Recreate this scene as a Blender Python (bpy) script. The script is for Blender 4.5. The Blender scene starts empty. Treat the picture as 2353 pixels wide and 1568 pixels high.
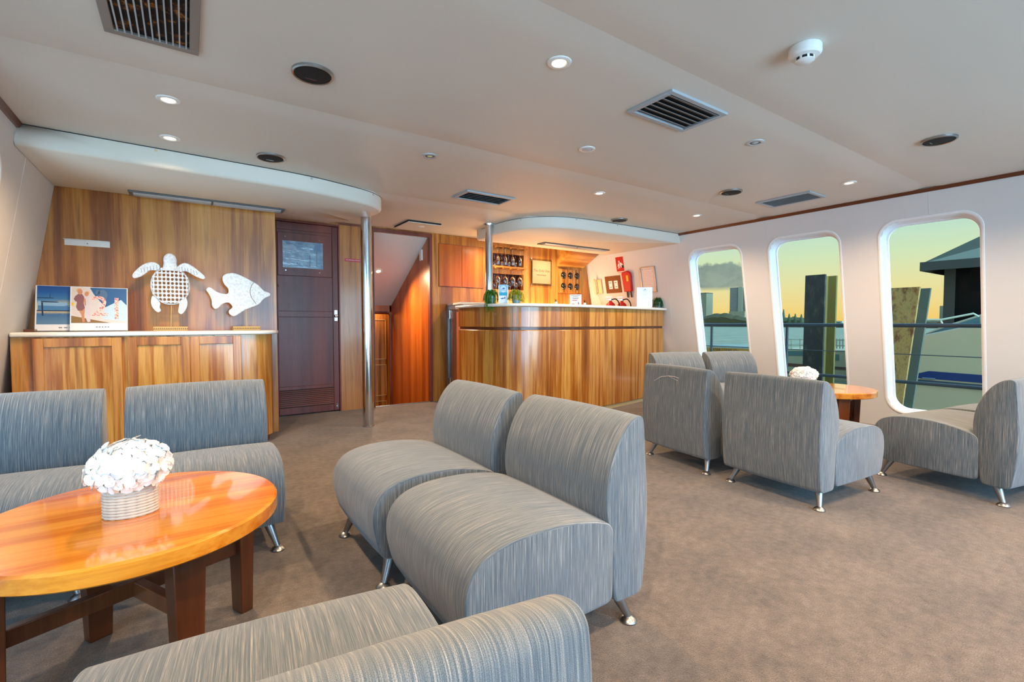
import bpy, math, random
from mathutils import Vector, Matrix
random.seed(7)
R = math.radians
scene = bpy.context.scene
COL = scene.collection
IW, IH = 2353.0, 1568.0

# ------------------------------------------------------------------ camera
FPX, YAW, PITCH, HC = 1095.0, R(34.3), R(2.2), 1.0
cam_d = bpy.data.cameras.new('camera'); cam = bpy.data.objects.new('camera', cam_d); COL.objects.link(cam)
cam.location = (0, 0, HC); cam.rotation_euler = (R(90) - PITCH, 0, -YAW)
cam_d.sensor_width = 36.0; cam_d.lens = 36.0 * FPX / IW; cam_d.clip_start = 0.02; cam_d.clip_end = 3000
scene.camera = cam
scene.view_settings.view_transform = 'Standard'; scene.view_settings.look = 'None'
scene.view_settings.gamma = 1.0; scene.view_settings.use_curve_mapping = False
scene.view_settings.exposure = 0.0

_F = Vector((math.sin(YAW) * math.cos(PITCH), math.cos(YAW) * math.cos(PITCH), -math.sin(PITCH)))
_R = Vector((math.cos(YAW), -math.sin(YAW), 0)); _U = _R.cross(_F); _C = Vector((0, 0, HC))
def ray(x, y): return _F + _R * ((x - IW / 2) / FPX) - _U * ((y - IH / 2) / FPX)
def onz(x, y, z): d = ray(x, y); return _C + d * ((z - HC) / d.z)
def ony(x, y, Y): d = ray(x, y); return _C + d * (Y / d.y)
def onx(x, y, X): d = ray(x, y); return _C + d * (X / d.x)

# ------------------------------------------------------------------ world
def lin(h):
    h = h.lstrip('#'); o = []
    for i in (0, 2, 4):
        v = int(h[i:i + 2], 16) / 255.0
        o.append(v / 12.92 if v <= 0.04045 else ((v + 0.055) / 1.055) ** 2.4)
    return (o[0], o[1], o[2], 1.0)

world = bpy.data.worlds.new('sky'); scene.world = world; world.use_nodes = True
nt = world.node_tree; nt.nodes.clear()
def wn(t, **k):
    n = nt.nodes.new(t)
    for a, b in k.items(): setattr(n, a, b)
    return n
def wl(a, b): nt.links.new(a, b)
def wm(op, a, b=None, c=None, clamp=False):
    n = wn('ShaderNodeMath', operation=op, use_clamp=clamp)
    for i, v in enumerate((a, b, c)):
        if v is None: continue
        if hasattr(v, 'links'): wl(v, n.inputs[i])
        else: n.inputs[i].default_value = v
    return n.outputs[0]
def ramp(node, stops, interp='LINEAR'):
    cr = node.color_ramp; cr.interpolation = interp
    while len(cr.elements) > 1: cr.elements.remove(cr.elements[-1])
    cr.elements[0].position = stops[0][0]; cr.elements[0].color = stops[0][1]
    for p, c_ in stops[1:]:
        e = cr.elements.new(p); e.color = c_
tc = wn('ShaderNodeTexCoord'); sx = wn('ShaderNodeSeparateXYZ'); wl(tc.outputs['Generated'], sx.inputs[0])
zz = sx.outputs[2]
r1 = wn('ShaderNodeValToRGB'); wl(wm('MULTIPLY', zz, 1.0, clamp=True), r1.inputs[0])
ramp(r1, [(0.0, lin('FACB68')), (0.03, lin('F6D88C')), (0.07, lin('EBE2A8')), (0.115, lin('D6E6BE')), (0.16, lin('BFE0D0')), (0.26, lin('A8D2DE')), (0.6, lin('7FB8E0')), (1, lin('6AA6E0'))])
r2 = wn('ShaderNodeValToRGB'); wl(wm('MULTIPLY', zz, 1.0, clamp=True), r2.inputs[0])
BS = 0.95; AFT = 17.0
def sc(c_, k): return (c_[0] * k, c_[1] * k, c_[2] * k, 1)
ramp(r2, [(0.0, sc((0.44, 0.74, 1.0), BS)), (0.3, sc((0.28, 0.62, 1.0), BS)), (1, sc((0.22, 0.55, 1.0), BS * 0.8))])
# sunset side faces +X (slightly +Y); the far side of the sky is blue, boosted aft and below the horizon to light the cabin
side = wm('ADD', wm('MULTIPLY', sx.outputs[0], 0.93), wm('MULTIPLY', sx.outputs[1], 0.37))
mr = wn('ShaderNodeMapRange', interpolation_type='SMOOTHSTEP'); wl(side, mr.inputs[0])
mr.inputs[1].default_value = 0.45; mr.inputs[2].default_value = -0.2; mr.inputs[3].default_value = 0; mr.inputs[4].default_value = 1
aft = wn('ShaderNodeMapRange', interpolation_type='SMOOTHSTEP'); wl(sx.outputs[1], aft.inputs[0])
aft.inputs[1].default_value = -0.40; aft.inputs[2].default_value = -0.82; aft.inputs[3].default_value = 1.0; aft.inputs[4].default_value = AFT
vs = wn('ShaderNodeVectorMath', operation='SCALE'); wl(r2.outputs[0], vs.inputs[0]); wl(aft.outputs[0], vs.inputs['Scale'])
hi = wn('ShaderNodeMapRange', interpolation_type='SMOOTHSTEP'); wl(zz, hi.inputs[0])
hi.inputs[1].default_value = 0.2; hi.inputs[2].default_value = 0.6; hi.inputs[3].default_value = 1.2; hi.inputs[4].default_value = 4.0  # upper sunset-side sky boosted to light the window reveals and chair tops
vh = wn('ShaderNodeVectorMath', operation='SCALE'); wl(r1.outputs[0], vh.inputs[0]); wl(hi.outputs[0], vh.inputs['Scale'])
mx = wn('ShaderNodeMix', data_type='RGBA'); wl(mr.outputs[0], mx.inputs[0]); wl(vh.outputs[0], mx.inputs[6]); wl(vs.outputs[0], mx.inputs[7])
# one bank of grey cloud low over the far shore
cd = ray(1640, 642).normalized(); az0 = math.atan2(cd.x, cd.y)
az = wm('ARCTAN2', sx.outputs[0], sx.outputs[1])
nz = wn('ShaderNodeTexNoise'); wl(tc.outputs['Generated'], nz.inputs['Vector']); nz.inputs['Scale'].default_value = 22; nz.inputs['Detail'].default_value = 7
nz.inputs['Roughness'].default_value = 0.6
da = wm('DIVIDE', wm('SUBTRACT', az, az0), 0.075)
de = wm('DIVIDE', wm('SUBTRACT', zz, 0.084), 0.034)
rr = wm('ADD', wm('MULTIPLY', da, da), wm('MULTIPLY', de, de))
f1 = wm('SUBTRACT', wm('ADD', 1.0, wm('MULTIPLY', wm('SUBTRACT', nz.outputs[0], 0.5), 3.0)), rr)
f1 = wm('MULTIPLY', f1, 3.0, clamp=True)
bot = wm('MULTIPLY', wm('SUBTRACT', zz, 0.060), 110.0, clamp=True)
cm = wm('MULTIPLY', f1, bot)
r3 = wn('ShaderNodeValToRGB'); wl(nz.outputs[0], r3.inputs[0]); ramp(r3, [(0.35, lin('7C9092')), (0.6, lin('9DAFA8'))])
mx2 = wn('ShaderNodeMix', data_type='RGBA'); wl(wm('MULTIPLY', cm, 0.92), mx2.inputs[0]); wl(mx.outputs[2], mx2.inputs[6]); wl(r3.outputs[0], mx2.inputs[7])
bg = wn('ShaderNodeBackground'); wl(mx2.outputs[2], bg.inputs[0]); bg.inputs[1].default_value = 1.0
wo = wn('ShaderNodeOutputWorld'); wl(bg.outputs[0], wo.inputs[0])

# sky portals in the open aft doorway and the port windows (sampling guides only)
def portal(loc, rot, sx_, sy_):
    l = bpy.data.lights.new('sky_portal', 'AREA'); l.shape = 'RECTANGLE'; l.size = sx_; l.size_y = sy_
    l.cycles.is_portal = True
    o = bpy.data.objects.new('sky_portal', l); o.location = loc; o.rotation_euler = rot; COL.objects.link(o)
portal((2.18, -2.55, 1.05), (R(90), 0, R(180)), 5.0, 1.9)
portal((-0.98, 1.0, 1.05), (R(90), 0, R(90)), 5.4, 1.75)
portal((5.48, 1.0, 1.05), (R(90), 0, R(-90)), 5.4, 1.75)

# lamp settings used by the lamp builders
WARM = (1.0, 0.67, 0.39)
SPOT_W = 108.0

# ------------------------------------------------------------------ material tools
class MT:
    def __init__(s, name):
        s.m = bpy.data.materials.new(name); s.m.use_nodes = True; s.t = s.m.node_tree
        s.p = s.t.nodes['Principled BSDF']; s.out = s.t.nodes['Material Output']
    def n(s, ty, **k):
        n = s.t.nodes.new(ty)
        for a, b in k.items(): setattr(n, a, b)
        return n
    def l(s, a, b): s.t.links.new(a, b)
    def coord(s, which='Object', scale=(1, 1, 1)):
        c = s.n('ShaderNodeTexCoord'); m = s.n('ShaderNodeMapping'); m.inputs['Scale'].default_value = scale
        s.l(c.outputs[which], m.inputs[0]); return m.outputs[0]
    def noise(s, vec, scale, detail=4, rough=0.5, dist=0.0):
        n = s.n('ShaderNodeTexNoise'); s.l(vec, n.inputs['Vector']); n.inputs['Scale'].default_value = scale
        n.inputs['Detail'].default_value = detail; n.inputs['Roughness'].default_value = rough; n.inputs['Distortion'].default_value = dist
        return n.outputs[0]
    def ramp(s, fac, stops, interp='LINEAR'):
        r = s.n('ShaderNodeValToRGB'); s.l(fac, r.inputs[0]); ramp(r, stops, interp); return r.outputs[0]
    def mix(s, a, b, f, mode='MIX'):
        m = s.n('ShaderNodeMix', data_type='RGBA', blend_type=mode)
        for i, v in ((0, f), (6, a), (7, b)):
            if hasattr(v, 'links'): s.l(v, m.inputs[i])
            else: m.inputs[i].default_value = v
        return m.outputs[2]
    def math(s, op, a, b=None, clamp=False):
        m = s.n('ShaderNodeMath', operation=op, use_clamp=clamp)
        for i, v in enumerate((a, b)):
            if v is None: continue
            if hasattr(v, 'links'): s.l(v, m.inputs[i])
            else: m.inputs[i].default_value = v
        return m.outputs[0]
    def bump(s, h, strength, dist=0.01):
        b = s.n('ShaderNodeBump'); b.inputs['Strength'].default_value = strength; b.inputs['Distance'].default_value = dist
        s.l(h, b.inputs['Height']); s.l(b.outputs[0], s.p.inputs['Normal'])
    def set(s, **k):
        nm = dict(rough='Roughness', metal='Metallic', coat='Coat Weight', coatr='Coat Roughness', spec='Specular IOR Level', trans='Transmission Weight', ior='IOR', sheen='Sheen Weight', alpha='Alpha', es='Emission Strength')
        for a, v in k.items():
            if a == 'color': s.p.inputs['Base Color'].default_value = v
            elif a == 'emit': s.p.inputs['Emission Color'].default_value = v
            else: s.p.inputs[nm[a]].default_value = v
        return s
def plain(name, hexc, rough=0.5, metal=0.0, coat=0.0, **k):
    m = MT(name); m.set(color=lin(hexc), rough=rough, metal=metal, coat=coat, **k)
    v = m.coord('Object'); nn = m.noise(v, 60, 2)
    c0 = lin(hexc); c = m.mix(sc(c0, 0.93), sc(c0, 1.05), nn); m.l(c, m.p.inputs['Base Color'])
    return m.m
def wood(name, stops, grain=(1, 1, 0.04), band=7.0, fine=110.0, rough=0.32, coat=0.35, coatr=0.12, blotch=True):
    m = MT(name); v = m.coord('Object', grain)
    b = m.noise(v, band, 3, 0.55, 0.3); f = m.noise(v, fine, 3, 0.6)
    s_ = m.math('ADD', m.math('MULTIPLY', b, 0.80), m.math('MULTIPLY', f, 0.20))
    col = m.ramp(s_, stops)
    if blotch:
        v2 = m.coord('Object', (1, 1, 0.25)); bl = m.noise(v2, 5, 3)
        col = m.mix(col, m.mix(col, (0.84, 0.76, 0.68, 1), 1.0, 'MULTIPLY'), m.ramp(bl, [(0.42, (0, 0, 0, 1)), (0.7, (1, 1, 1, 1))]))
    m.l(col, m.p.inputs['Base Color']); m.set(rough=rough, coat=coat, coatr=coatr); m.bump(f, 0.05, 0.002)
    return m.m
TK = [(0.30, lin('6E3A12')), (0.42, lin('96581E')), (0.50, lin('BA7830')), (0.58, lin('CB8E42')), (0.70, lin('8A5018'))]
TK2 = [(0.30, lin('743E10')), (0.44, lin('A8641C')), (0.54, lin('D09A4C')), (0.66, lin('955A1E'))]
MH = [(0.30, lin('4A1E14')), (0.50, lin('743628')), (0.70, lin('8A4638'))]
M = {}
M['teak'] = wood('teak_panel', TK, band=10)
M['teak_bar'] = wood('teak_bar_front', TK2, band=13, rough=0.25, coat=0.6)
M['teak_h'] = wood('teak_horizontal', TK2, grain=(0.04, 1, 1))
M['teak_red'] = wood('teak_reddish', [(0.30, lin('8A3A10')), (0.5, lin('B8601E')), (0.7, lin('CC7A34'))])
M['mahog'] = wood('mahogany', MH, rough=0.42, coat=0.12, coatr=0.25)
M['mahog_h'] = wood('mahogany_horizontal', MH, grain=(0.04, 1, 1), rough=0.38)
M['tabletop'] = wood('varnished_tabletop', [(0.28, lin('B8560A')), (0.45, lin('E08018')), (0.55, lin('F4A436')), (0.7, lin('D07214'))], grain=(0.05, 1, 1), band=9, rough=0.14, coat=0.9, coatr=0.04)
M['tableleg'] = wood('dark_table_leg', [(0.3, lin('3F1F10')), (0.5, lin('6B3A1E')), (0.7, lin('8A4E28'))], rough=0.35)
M['trimwood'] = wood('dark_trim_wood', [(0.3, lin('42200F')), (0.5, lin('6E3A20')), (0.7, lin('7D4526'))], grain=(1, 0.04, 1))
M['carpet'] = None
def mk_carpet():
    m = MT('carpet_pile'); v = m.coord('Object')
    a = m.noise(v, 260, 3, 0.7); b = m.noise(v, 3.2, 4, 0.6); c = m.noise(v, 26, 4, 0.65)
    base = m.ramp(m.math('ADD', m.math('MULTIPLY', b, 0.45), m.math('MULTIPLY', c, 0.55)), [(0.35, lin('5A5046')), (0.5, lin('766A5E')), (0.65, lin('8B7F73'))])
    col = m.mix(base, (0.25, 0.23, 0.22, 1), m.ramp(a, [(0.35, (0.8, 0.8, 0.8, 1)), (0.6, (0, 0, 0, 1))]), 'MULTIPLY')
    m.l(col, m.p.inputs['Base Color']); m.set(rough=0.95, spec=0.1, sheen=0.3); m.bump(m.math('ADD', a, c), 0.8, 0.006)
    return m.m
M['carpet'] = mk_carpet()
def mk_fabric():
    m = MT('slub_woven_fabric'); v = m.coord('UV', (300, 4, 1)); a = m.noise(v, 1.0, 4, 0.65)
    v2 = m.coord('UV', (700, 14, 1)); b = m.noise(v2, 1.0, 2, 0.5)
    w = m.coord('UV', (1300, 1300, 1)); c = m.noise(w, 1.0, 1)
    st = m.math('ADD', m.math('MULTIPLY', a, 0.6), m.math('MULTIPLY', b, 0.4))
    col = m.ramp(st, [(0.30, lin('46555F')), (0.46, lin('66747D')), (0.56, lin('8A8F90')), (0.68, lin('C8C4BA'))])
    col = m.mix(col, m.mix(col, (0.55, 0.55, 0.56, 1), 1.0, 'MULTIPLY'), m.ramp(c, [(0.4, (1, 1, 1, 1)), (0.6, (0, 0, 0, 1))]))
    big = m.noise(m.coord('Object'), 6, 3)
    col = m.mix(col, m.mix(col, (0.8, 0.82, 0.85, 1), 1.0, 'MULTIPLY'), big)
    m.l(col, m.p.inputs['Base Color']); m.set(rough=0.85, spec=0.2, sheen=0.35); m.bump(m.math('ADD', st, c), 0.35, 0.002)
    return m.m
M['fabric'] = mk_fabric()
M['piping'] = plain('seam_piping', '6C757D', 0.8)
def mk_vinyl(name, hexc, sp=0.3):
    m = MT(name); v = m.coord('Object', (0.35, 1, 1)); a = m.noise(v, 1.6, 3); b = m.noise(m.coord('Object'), 320, 2)
    c0 = lin(hexc); col = m.mix(sc(c0, 0.94), sc(c0, 1.04), a)
    m.l(col, m.p.inputs['Base Color']); m.set(rough=0.48, spec=sp); m.bump(b, 0.08, 0.002); return m.m
M['ceil'] = mk_vinyl('ceiling_vinyl', 'D8D2C8')
M['wallv'] = mk_vinyl('wall_vinyl', 'DDDEDE')
M['soffit'] = mk_vinyl('soffit_vinyl', 'E2DCD0')
M['white'] = plain('white_paint', 'E9E9E6', 0.35)
M['reveal'] = plain('white_window_moulding', 'F2F4F6', 0.3)
M['counter'] = plain('cream_solid_surface', 'EEEBE2', 0.2, coat=0.3)
M['steel'] = plain('polished_stainless', 'D5D8DC', 0.12, 1.0)
M['brushed'] = plain('brushed_metal', 'A9ABAD', 0.32, 1.0)
M['darkmetal'] = plain('dark_grille_metal', '5E6468', 0.4, 0.3)
M['ventframe'] = plain('satin_grille_frame', 'A8B0B6', 0.4)
M['ventslat'] = plain('satin_grille_slat', '747D84', 0.4)
M['black'] = plain('matt_black', '0B0C0E', 0.6)
M['blackcloth'] = plain('speaker_cloth', '14171A', 0.8)
M['offlens'] = plain('frosted_lens', 'B9BDC0', 0.2)
M['dkgrey'] = plain('rail_dark_paint', '35383A', 0.4)
M['paper'] = plain('white_paper', 'EDF0F4', 0.6)
M['red'] = plain('signal_red', 'C2161C', 0.4)
M['pinkwhite'] = plain('off_white_print', 'F1E3DC', 0.5)
M['brown'] = plain('brown_board', '7A4414', 0.6)
M['cream'] = plain('cream_plastic', 'E6CF9A', 0.35)
M['yellow'] = plain('yellow_tag', 'F0C018', 0.4)
M['brass'] = plain('brass', 'C9A04A', 0.25, 1.0)
M['rope'] = plain('natural_rope', 'CFC6B8', 0.85)
M['whitewood'] = None
def mk_ww():
    m = MT('whitewashed_wood'); v = m.coord('Object'); a = m.noise(v, 70, 4, 0.7)
    m.l(m.ramp(a, [(0.35, lin('C9CDD0')), (0.55, lin('E6E9EC')), (0.8, lin('EEF0F0'))]), m.p.inputs['Base Color']); m.set(rough=0.6); m.bump(a, 0.3, 0.002); return m.m
M['whitewood'] = mk_ww()
M['carved'] = plain('carved_light_wood', 'D2AE6E', 0.6)
M['dkbrown'] = plain('dark_brown_carving', '5A3A1C', 0.7)
def mk_petal(name, a_, b_):
    m = MT(name); m.l(m.ramp(m.noise(m.coord('Object'), 30, 2), [(0.35, lin(a_)), (0.65, lin(b_))]), m.p.inputs['Base Color']); m.set(rough=0.6, spec=0.2)
    m.p.inputs['Subsurface Weight'].default_value = 0.0
    return m.m
M['petal'] = mk_petal('white_petals', 'FBFBF6', 'FFFFFF')
M['petalc'] = plain('pale_green_centre', 'D6DE8A', 0.6)
M['blushpot'] = plain('blush_ceramic', 'D9A98C', 0.5)
M['leaf'] = mk_petal('green_leaves', '2F6B2C', '6FA23A')
M['leafdk'] = mk_petal('dark_green_leaves', '1F4F2A', '4B8050')
M['leafy'] = mk_petal('yellow_green_leaves', '7F9A20', 'D0C848')
M['potglass'] = plain('blue_grey_glazed_pot', '6F96A0', 0.2)
def mk_glass(name, tint=(1, 1, 1, 1), gl=0.08, dirt=False):
    m = MT(name); m.t.nodes.remove(m.p)
    tr = m.n('ShaderNodeBsdfTransparent'); tr.inputs[0].default_value = tint
    g = m.n('ShaderNodeBsdfGlossy'); g.inputs['Roughness'].default_value = 0.02
    fr = m.n('ShaderNodeFresnel'); fr.inputs[0].default_value = 1.45
    mx_ = m.n('ShaderNodeMixShader'); m.l(m.math('MULTIPLY', fr.outputs[0], gl * 12, clamp=True), mx_.inputs[0]); m.l(tr.outputs[0], mx_.inputs[1]); m.l(g.outputs[0], mx_.inputs[2])
    last = mx_.outputs[0]
    if dirt:
        v = m.coord('Object', (1, 60, 3.0)); a = m.noise(v, 1.0, 3, 0.7); v2 = m.coord('Object', (1, 1, 1)); b = m.noise(v2, 3.0, 1)
        zc = m.n('ShaderNodeSeparateXYZ'); m.l(m.coord('Object'), zc.inputs[0])
        k = m.math('MULTIPLY', m.math('SUBTRACT', a, 0.70), 14.0, clamp=True); k2 = m.math('MULTIPLY', m.math('SUBTRACT', b, 0.5), 6.0, clamp=True)
        k3 = m.math('MULTIPLY', m.math('SUBTRACT', zc.outputs[2], 1.45), 5.0, clamp=True)
        d = m.n('ShaderNodeBsdfDiffuse'); d.inputs[0].default_value = lin('4A4A38')
        m3 = m.n('ShaderNodeMixShader'); m.l(m.math('MULTIPLY', m.math('MULTIPLY', k, k2), m.math('MULTIPLY', k3, 0.8)), m3.inputs[0]); m.l(last, m3.inputs[1]); m.l(d.outputs[0], m3.inputs[2]); last = m3.outputs[0]
    m.l(last, m.out.inputs[0]); return m.m
M['pane'] = mk_glass('window_glass', (0.80, 0.84, 0.80, 1), 0.03)
M['pane_dirty'] = mk_glass('streaked_window_glass', (0.80, 0.84, 0.80, 1), 0.03, dirt=True)
M['wineglass'] = mk_glass('clear_glassware', (0.93, 0.95, 0.96, 1), 0.22)
def mk_emit(name, col, st):
    m = MT(name); m.set(color=(0.9, 0.9, 0.9, 1), emit=col, es=st); return m.m
M['lamp_on'] = mk_emit('lit_lamp', (1.0, 0.74, 0.42, 1), 4.0)
M['dirtywater'] = None

# ------------------------------------------------------------------ mesh tools
class MB:
    def __init__(s): s.v = []; s.f = []; s.m = []; s.uv = {}
    def add(s, vs, fs, m=0, T=None, uv=None):
        o = len(s.v)
        for p in vs: s.v.append(tuple(T @ Vector(p)) if T is not None else tuple(p))
        for i, f in enumerate(fs):
            if uv is not None: s.uv[len(s.f)] = uv[i]
            s.f.append([o + k for k in f]); s.m.append(m)
        return s
    def box(s, x0, x1, y0, y1, z0, z1, m=0, T=None):
        x0, x1 = min(x0, x1), max(x0, x1); y0, y1 = min(y0, y1), max(y0, y1); z0, z1 = min(z0, z1), max(z0, z1)
        v = [(x, y, z) for z in (z0, z1) for y in (y0, y1) for x in (x0, x1)]
        return s.add(v, [(0, 2, 3, 1), (4, 5, 7, 6), (0, 1, 5, 4), (2, 6, 7, 3), (0, 4, 6, 2), (1, 3, 7, 5)], m, T)
    def prism(s, poly, c0, c1, plane='xy', m=0, T=None):
        def mk(a, b, c): return {'xy': (a, b, c), 'xz': (a, c, b), 'yz': (c, a, b)}[plane]
        n = len(poly); v = [mk(a, b, c0) for a, b in poly] + [mk(a, b, c1) for a, b in poly]
        f = [list(range(n))[::-1], list(range(n, 2 * n))] + [(i, (i + 1) % n, n + (i + 1) % n, n + i) for i in range(n)]
        area = sum(poly[i][0] * poly[(i + 1) % n][1] - poly[(i + 1) % n][0] * poly[i][1] for i in range(n)) * (c1 - c0)
        if (plane == 'xz'): area = -area
        if area < 0: f = [list(q)[::-1] for q in f]
        return s.add(v, f, m, T)
    def cyl(s, p0, p1, r0, r1=None, n=20, m=0, caps=True, T=None):
        r1 = r0 if r1 is None else r1; p0 = Vector(p0); p1 = Vector(p1); d = (p1 - p0).normalized()
        a = d.orthogonal().normalized(); b = d.cross(a); v = []
        for p, r in ((p0, r0), (p1, r1)):
            for i in range(n):
                t = 2 * math.pi * i / n; v.append(p + a * (r * math.cos(t)) + b * (r * math.sin(t)))
        f = [(i, (i + 1) % n, n + (i + 1) % n, n + i) for i in range(n)]
        if caps: f += [list(range(n))[::-1], list(range(n, 2 * n))]
        return s.add(v, f, m, T)
    def lathe(s, prof, n=32, m=0, c=(0, 0, 0), sy=1.0, T=None):
        v = []; f = []
        for r, z in prof:
            for i in range(n):
                t = 2 * math.pi * i / n; v.append((c[0] + r * math.cos(t), c[1] + r * math.sin(t) * sy, c[2] + z))
        k = len(prof)
        for j in range(k - 1):
            for i in range(n):
                f.append((j * n + i, j * n + (i + 1) % n, (j + 1) * n + (i + 1) % n, (j + 1) * n + i))
        return s.add(v, f, m, T)
    def tube(s, path, r, n=8, m=0, closed=False, T=None):
        P = [Vector(p) for p in path]; k = len(P); v = []; f = []; prev = None
        rs = r if isinstance(r, (list, tuple)) else [r] * k
        for i in range(k):
            if closed: d = P[(i + 1) % k] - P[i - 1]
            else: d = P[min(i + 1, k - 1)] - P[max(i - 1, 0)]
            d.normalize()
            a = (prev - d * prev.dot(d)) if prev is not None else d.orthogonal()
            if a.length < 1e-6: a = d.orthogonal()
            a.normalize(); prev = a; b = d.cross(a)
            for j in range(n):
                t = 2 * math.pi * j / n; v.append(P[i] + a * (rs[i] * math.cos(t)) + b * (rs[i] * math.sin(t)))
        for i in range(k if closed else k - 1):
            i2 = (i + 1) % k
            for j in range(n): f.append((i * n + j, i * n + (j + 1) % n, i2 * n + (j + 1) % n, i2 * n + j))
        if not closed: f += [list(range(n))[::-1], [(k - 1) * n + j for j in range(n)]]
        return s.add(v, f, m, T)
    def ball(s, c, rx, ry=None, rz=None, nu=16, nv=10, m=0, T=None):
        ry = rx if ry is None else ry; rz = rx if rz is None else rz
        v = [(c[0], c[1], c[2] - rz)]; f = []
        for j in range(1, nv):
            a = -math.pi / 2 + math.pi * j / nv
            for i in range(nu):
                t = 2 * math.pi * i / nu; v.append((c[0] + rx * math.cos(a) * math.cos(t), c[1] + ry * math.cos(a) * math.sin(t), c[2] + rz * math.sin(a)))
        v.append((c[0], c[1], c[2] + rz)); L = len(v) - 1
        for i in range(nu):
            f.append((0, 1 + (i + 1) % nu, 1 + i)); f.append((L, L - nu + i, L - nu + (i + 1) % nu))
        for j in range(nv - 2):
            for i in range(nu):
                a = 1 + j * nu; f.append((a + i, a + (i + 1) % nu, a + nu + (i + 1) % nu, a + nu + i))
        return s.add(v, f, m, T)
    def build(s, name, mats, parent=None, loc=None, rotz=None, bevel=0.0, smooth=35, seg=2):
        if not isinstance(mats, (list, tuple)): mats = [mats]
        me = bpy.data.meshes.new(name); me.from_pydata(s.v, [], s.f)
        for m in mats: me.materials.append(m)
        for i, p in enumerate(me.polygons): p.material_index = s.m[i]; p.use_smooth = smooth > 0 and len(p.vertices) <= 8
        if s.uv:
            ul = me.uv_layers.new(name='UVMap')
            for i, p in enumerate(me.polygons):
                u = s.uv.get(i)
                if u:
                    for li, q in zip(p.loop_indices, u): ul.data[li].uv = q
        me.validate(); me.update()
        if smooth > 0: me.set_sharp_from_angle(angle=R(smooth))
        o = bpy.data.objects.new(name, me); COL.objects.link(o)
        if parent is not None: o.parent = parent
        if loc is not None: o.location = loc
        if rotz is not None: o.rotation_euler = (0, 0, rotz)
        if bevel > 0:
            b = o.modifiers.new('bevel', 'BEVEL'); b.width = bevel; b.segments = seg; b.limit_method = 'ANGLE'; b.angle_limit = R(40)
        return o
def tag(o, label=None, cat=None, group=None, kind=None):
    if label: o['label'] = label
    if cat: o['category'] = cat
    if group: o['group'] = group
    if kind: o['kind'] = kind
    return o
def empty(name, loc, rotz=0, label=None, cat=None, group=None, rot=None):
    o = bpy.data.objects.new(name, None); COL.objects.link(o); o.location = loc
    o.rotation_euler = rot if rot is not None else (0, 0, rotz); o.empty_display_size = 0.1
    return tag(o, label, cat, group)
def struct(o): o['kind'] = 'structure'; return o
def copy_tree(o, parent=None):
    c = o.copy(); COL.objects.link(c); c.parent = parent
    for ch in o.children: copy_tree(ch, c)
    return c
def text(body, mat, parent, loc, rot, size, name='lettering', ext=0.0006, ax='CENTER'):
    cu = bpy.data.curves.new('t', 'FONT'); cu.body = body; cu.size = size; cu.extrude = ext; cu.align_x = ax; cu.align_y = 'CENTER'
    t = bpy.data.objects.new('t', cu); COL.objects.link(t); bpy.context.view_layer.update()
    me = bpy.data.meshes.new_from_object(t.evaluated_get(bpy.context.evaluated_depsgraph_get()))
    bpy.data.objects.remove(t); bpy.data.curves.remove(cu)
    me.materials.clear(); me.materials.append(mat)
    o = bpy.data.objects.new(name, me); COL.objects.link(o); o.parent = parent; o.location = loc; o.rotation_euler = rot
    return o
def crom(pts, closed=True, k=6):
    n = len(pts); out = []
    rng = range(n) if closed else range(n - 1)
    for i in rng:
        g = (lambda j: pts[j % n]) if closed else (lambda j: pts[max(0, min(n - 1, j))])
        p0, p1, p2, p3 = g(i - 1), g(i), g(i + 1), g(i + 2)
        for a in range(k):
            t = a / k; q = []
            for d in range(len(p1)):
                q.append(0.5 * ((2 * p1[d]) + (-p0[d] + p2[d]) * t + (2 * p0[d] - 5 * p1[d] + 4 * p2[d] - p3[d]) * t * t + (-p0[d] + 3 * p1[d] - 3 * p2[d] + p3[d]) * t ** 3))
            out.append(tuple(q))
    if not closed: out.append(tuple(pts[-1]))
    return out
def offset(path, d):
    """shift an open 2-D path sideways (to its left for d > 0)"""
    out = []
    for i in range(len(path)):
        a = Vector(path[max(0, i - 1)]); b = Vector(path[min(len(path) - 1, i + 1)]); t = (b - a).normalized()
        out.append((path[i][0] - t.y * d, path[i][1] + t.x * d))
    return out

# ================================================================== ROOM SHELL
CZ = 2.12; YF = 5.53; YA = -2.6; YP = 4.80
def XR(z): return 5.13 + 0.2 * (CZ - z)
def XL(z): return -0.76 - 0.16 * (CZ - z)

b = MB(); b.box(-1.30, 5.75, YA, YF, -0.06, 0.0); struct(b.build('floor', M['carpet'], smooth=0))
b = MB(); b.box(0.70, 1.80, YF, YF + .12, -0.06, 0.0); b.box(0.70, 1.80, YF + .12, YF + .14, -0.06, 2.2); struct(b.build('floor_threshold_light_stop', M['carpet'], smooth=0))  # tall second box: unseen panel added behind the door to block leaking light
# bright metal nosing at the head of the stairs
b = MB(); b.box(1.82, 2.52, YF + 0.001, YF + 0.02, -0.012, 0.010); struct(b.build('trim_6', M['brushed'], bevel=0.002))

# padded ceiling panels, softly dipped at the seams
b = MB(); seams = [YA, -1.345, 0.01, 1.365, 2.72, 4.10, 5.60]
prof = []
for i in range(len(seams) - 1):
    y0, y1 = seams[i], seams[i + 1]; n = 14
    for k in range(n + 1):
        t = k / n; e = min(t, 1 - t) * (y1 - y0)
        z = CZ - 0.010 * math.exp(-e / 0.10) * 0.5
        if k in (0, n): z = CZ + 0.010
        prof.append((y0 + (y1 - y0) * (t if k not in (0, n) else (0.0015 / (y1 - y0) if k == 0 else 1 - 0.0015 / (y1 - y0))), z))
prof += [(5.60, 2.25), (YA, 2.25)]
b.prism(prof, -0.95, 5.32, 'yz'); struct(b.build('ceiling', M['ceil'], smooth=30))

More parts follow.
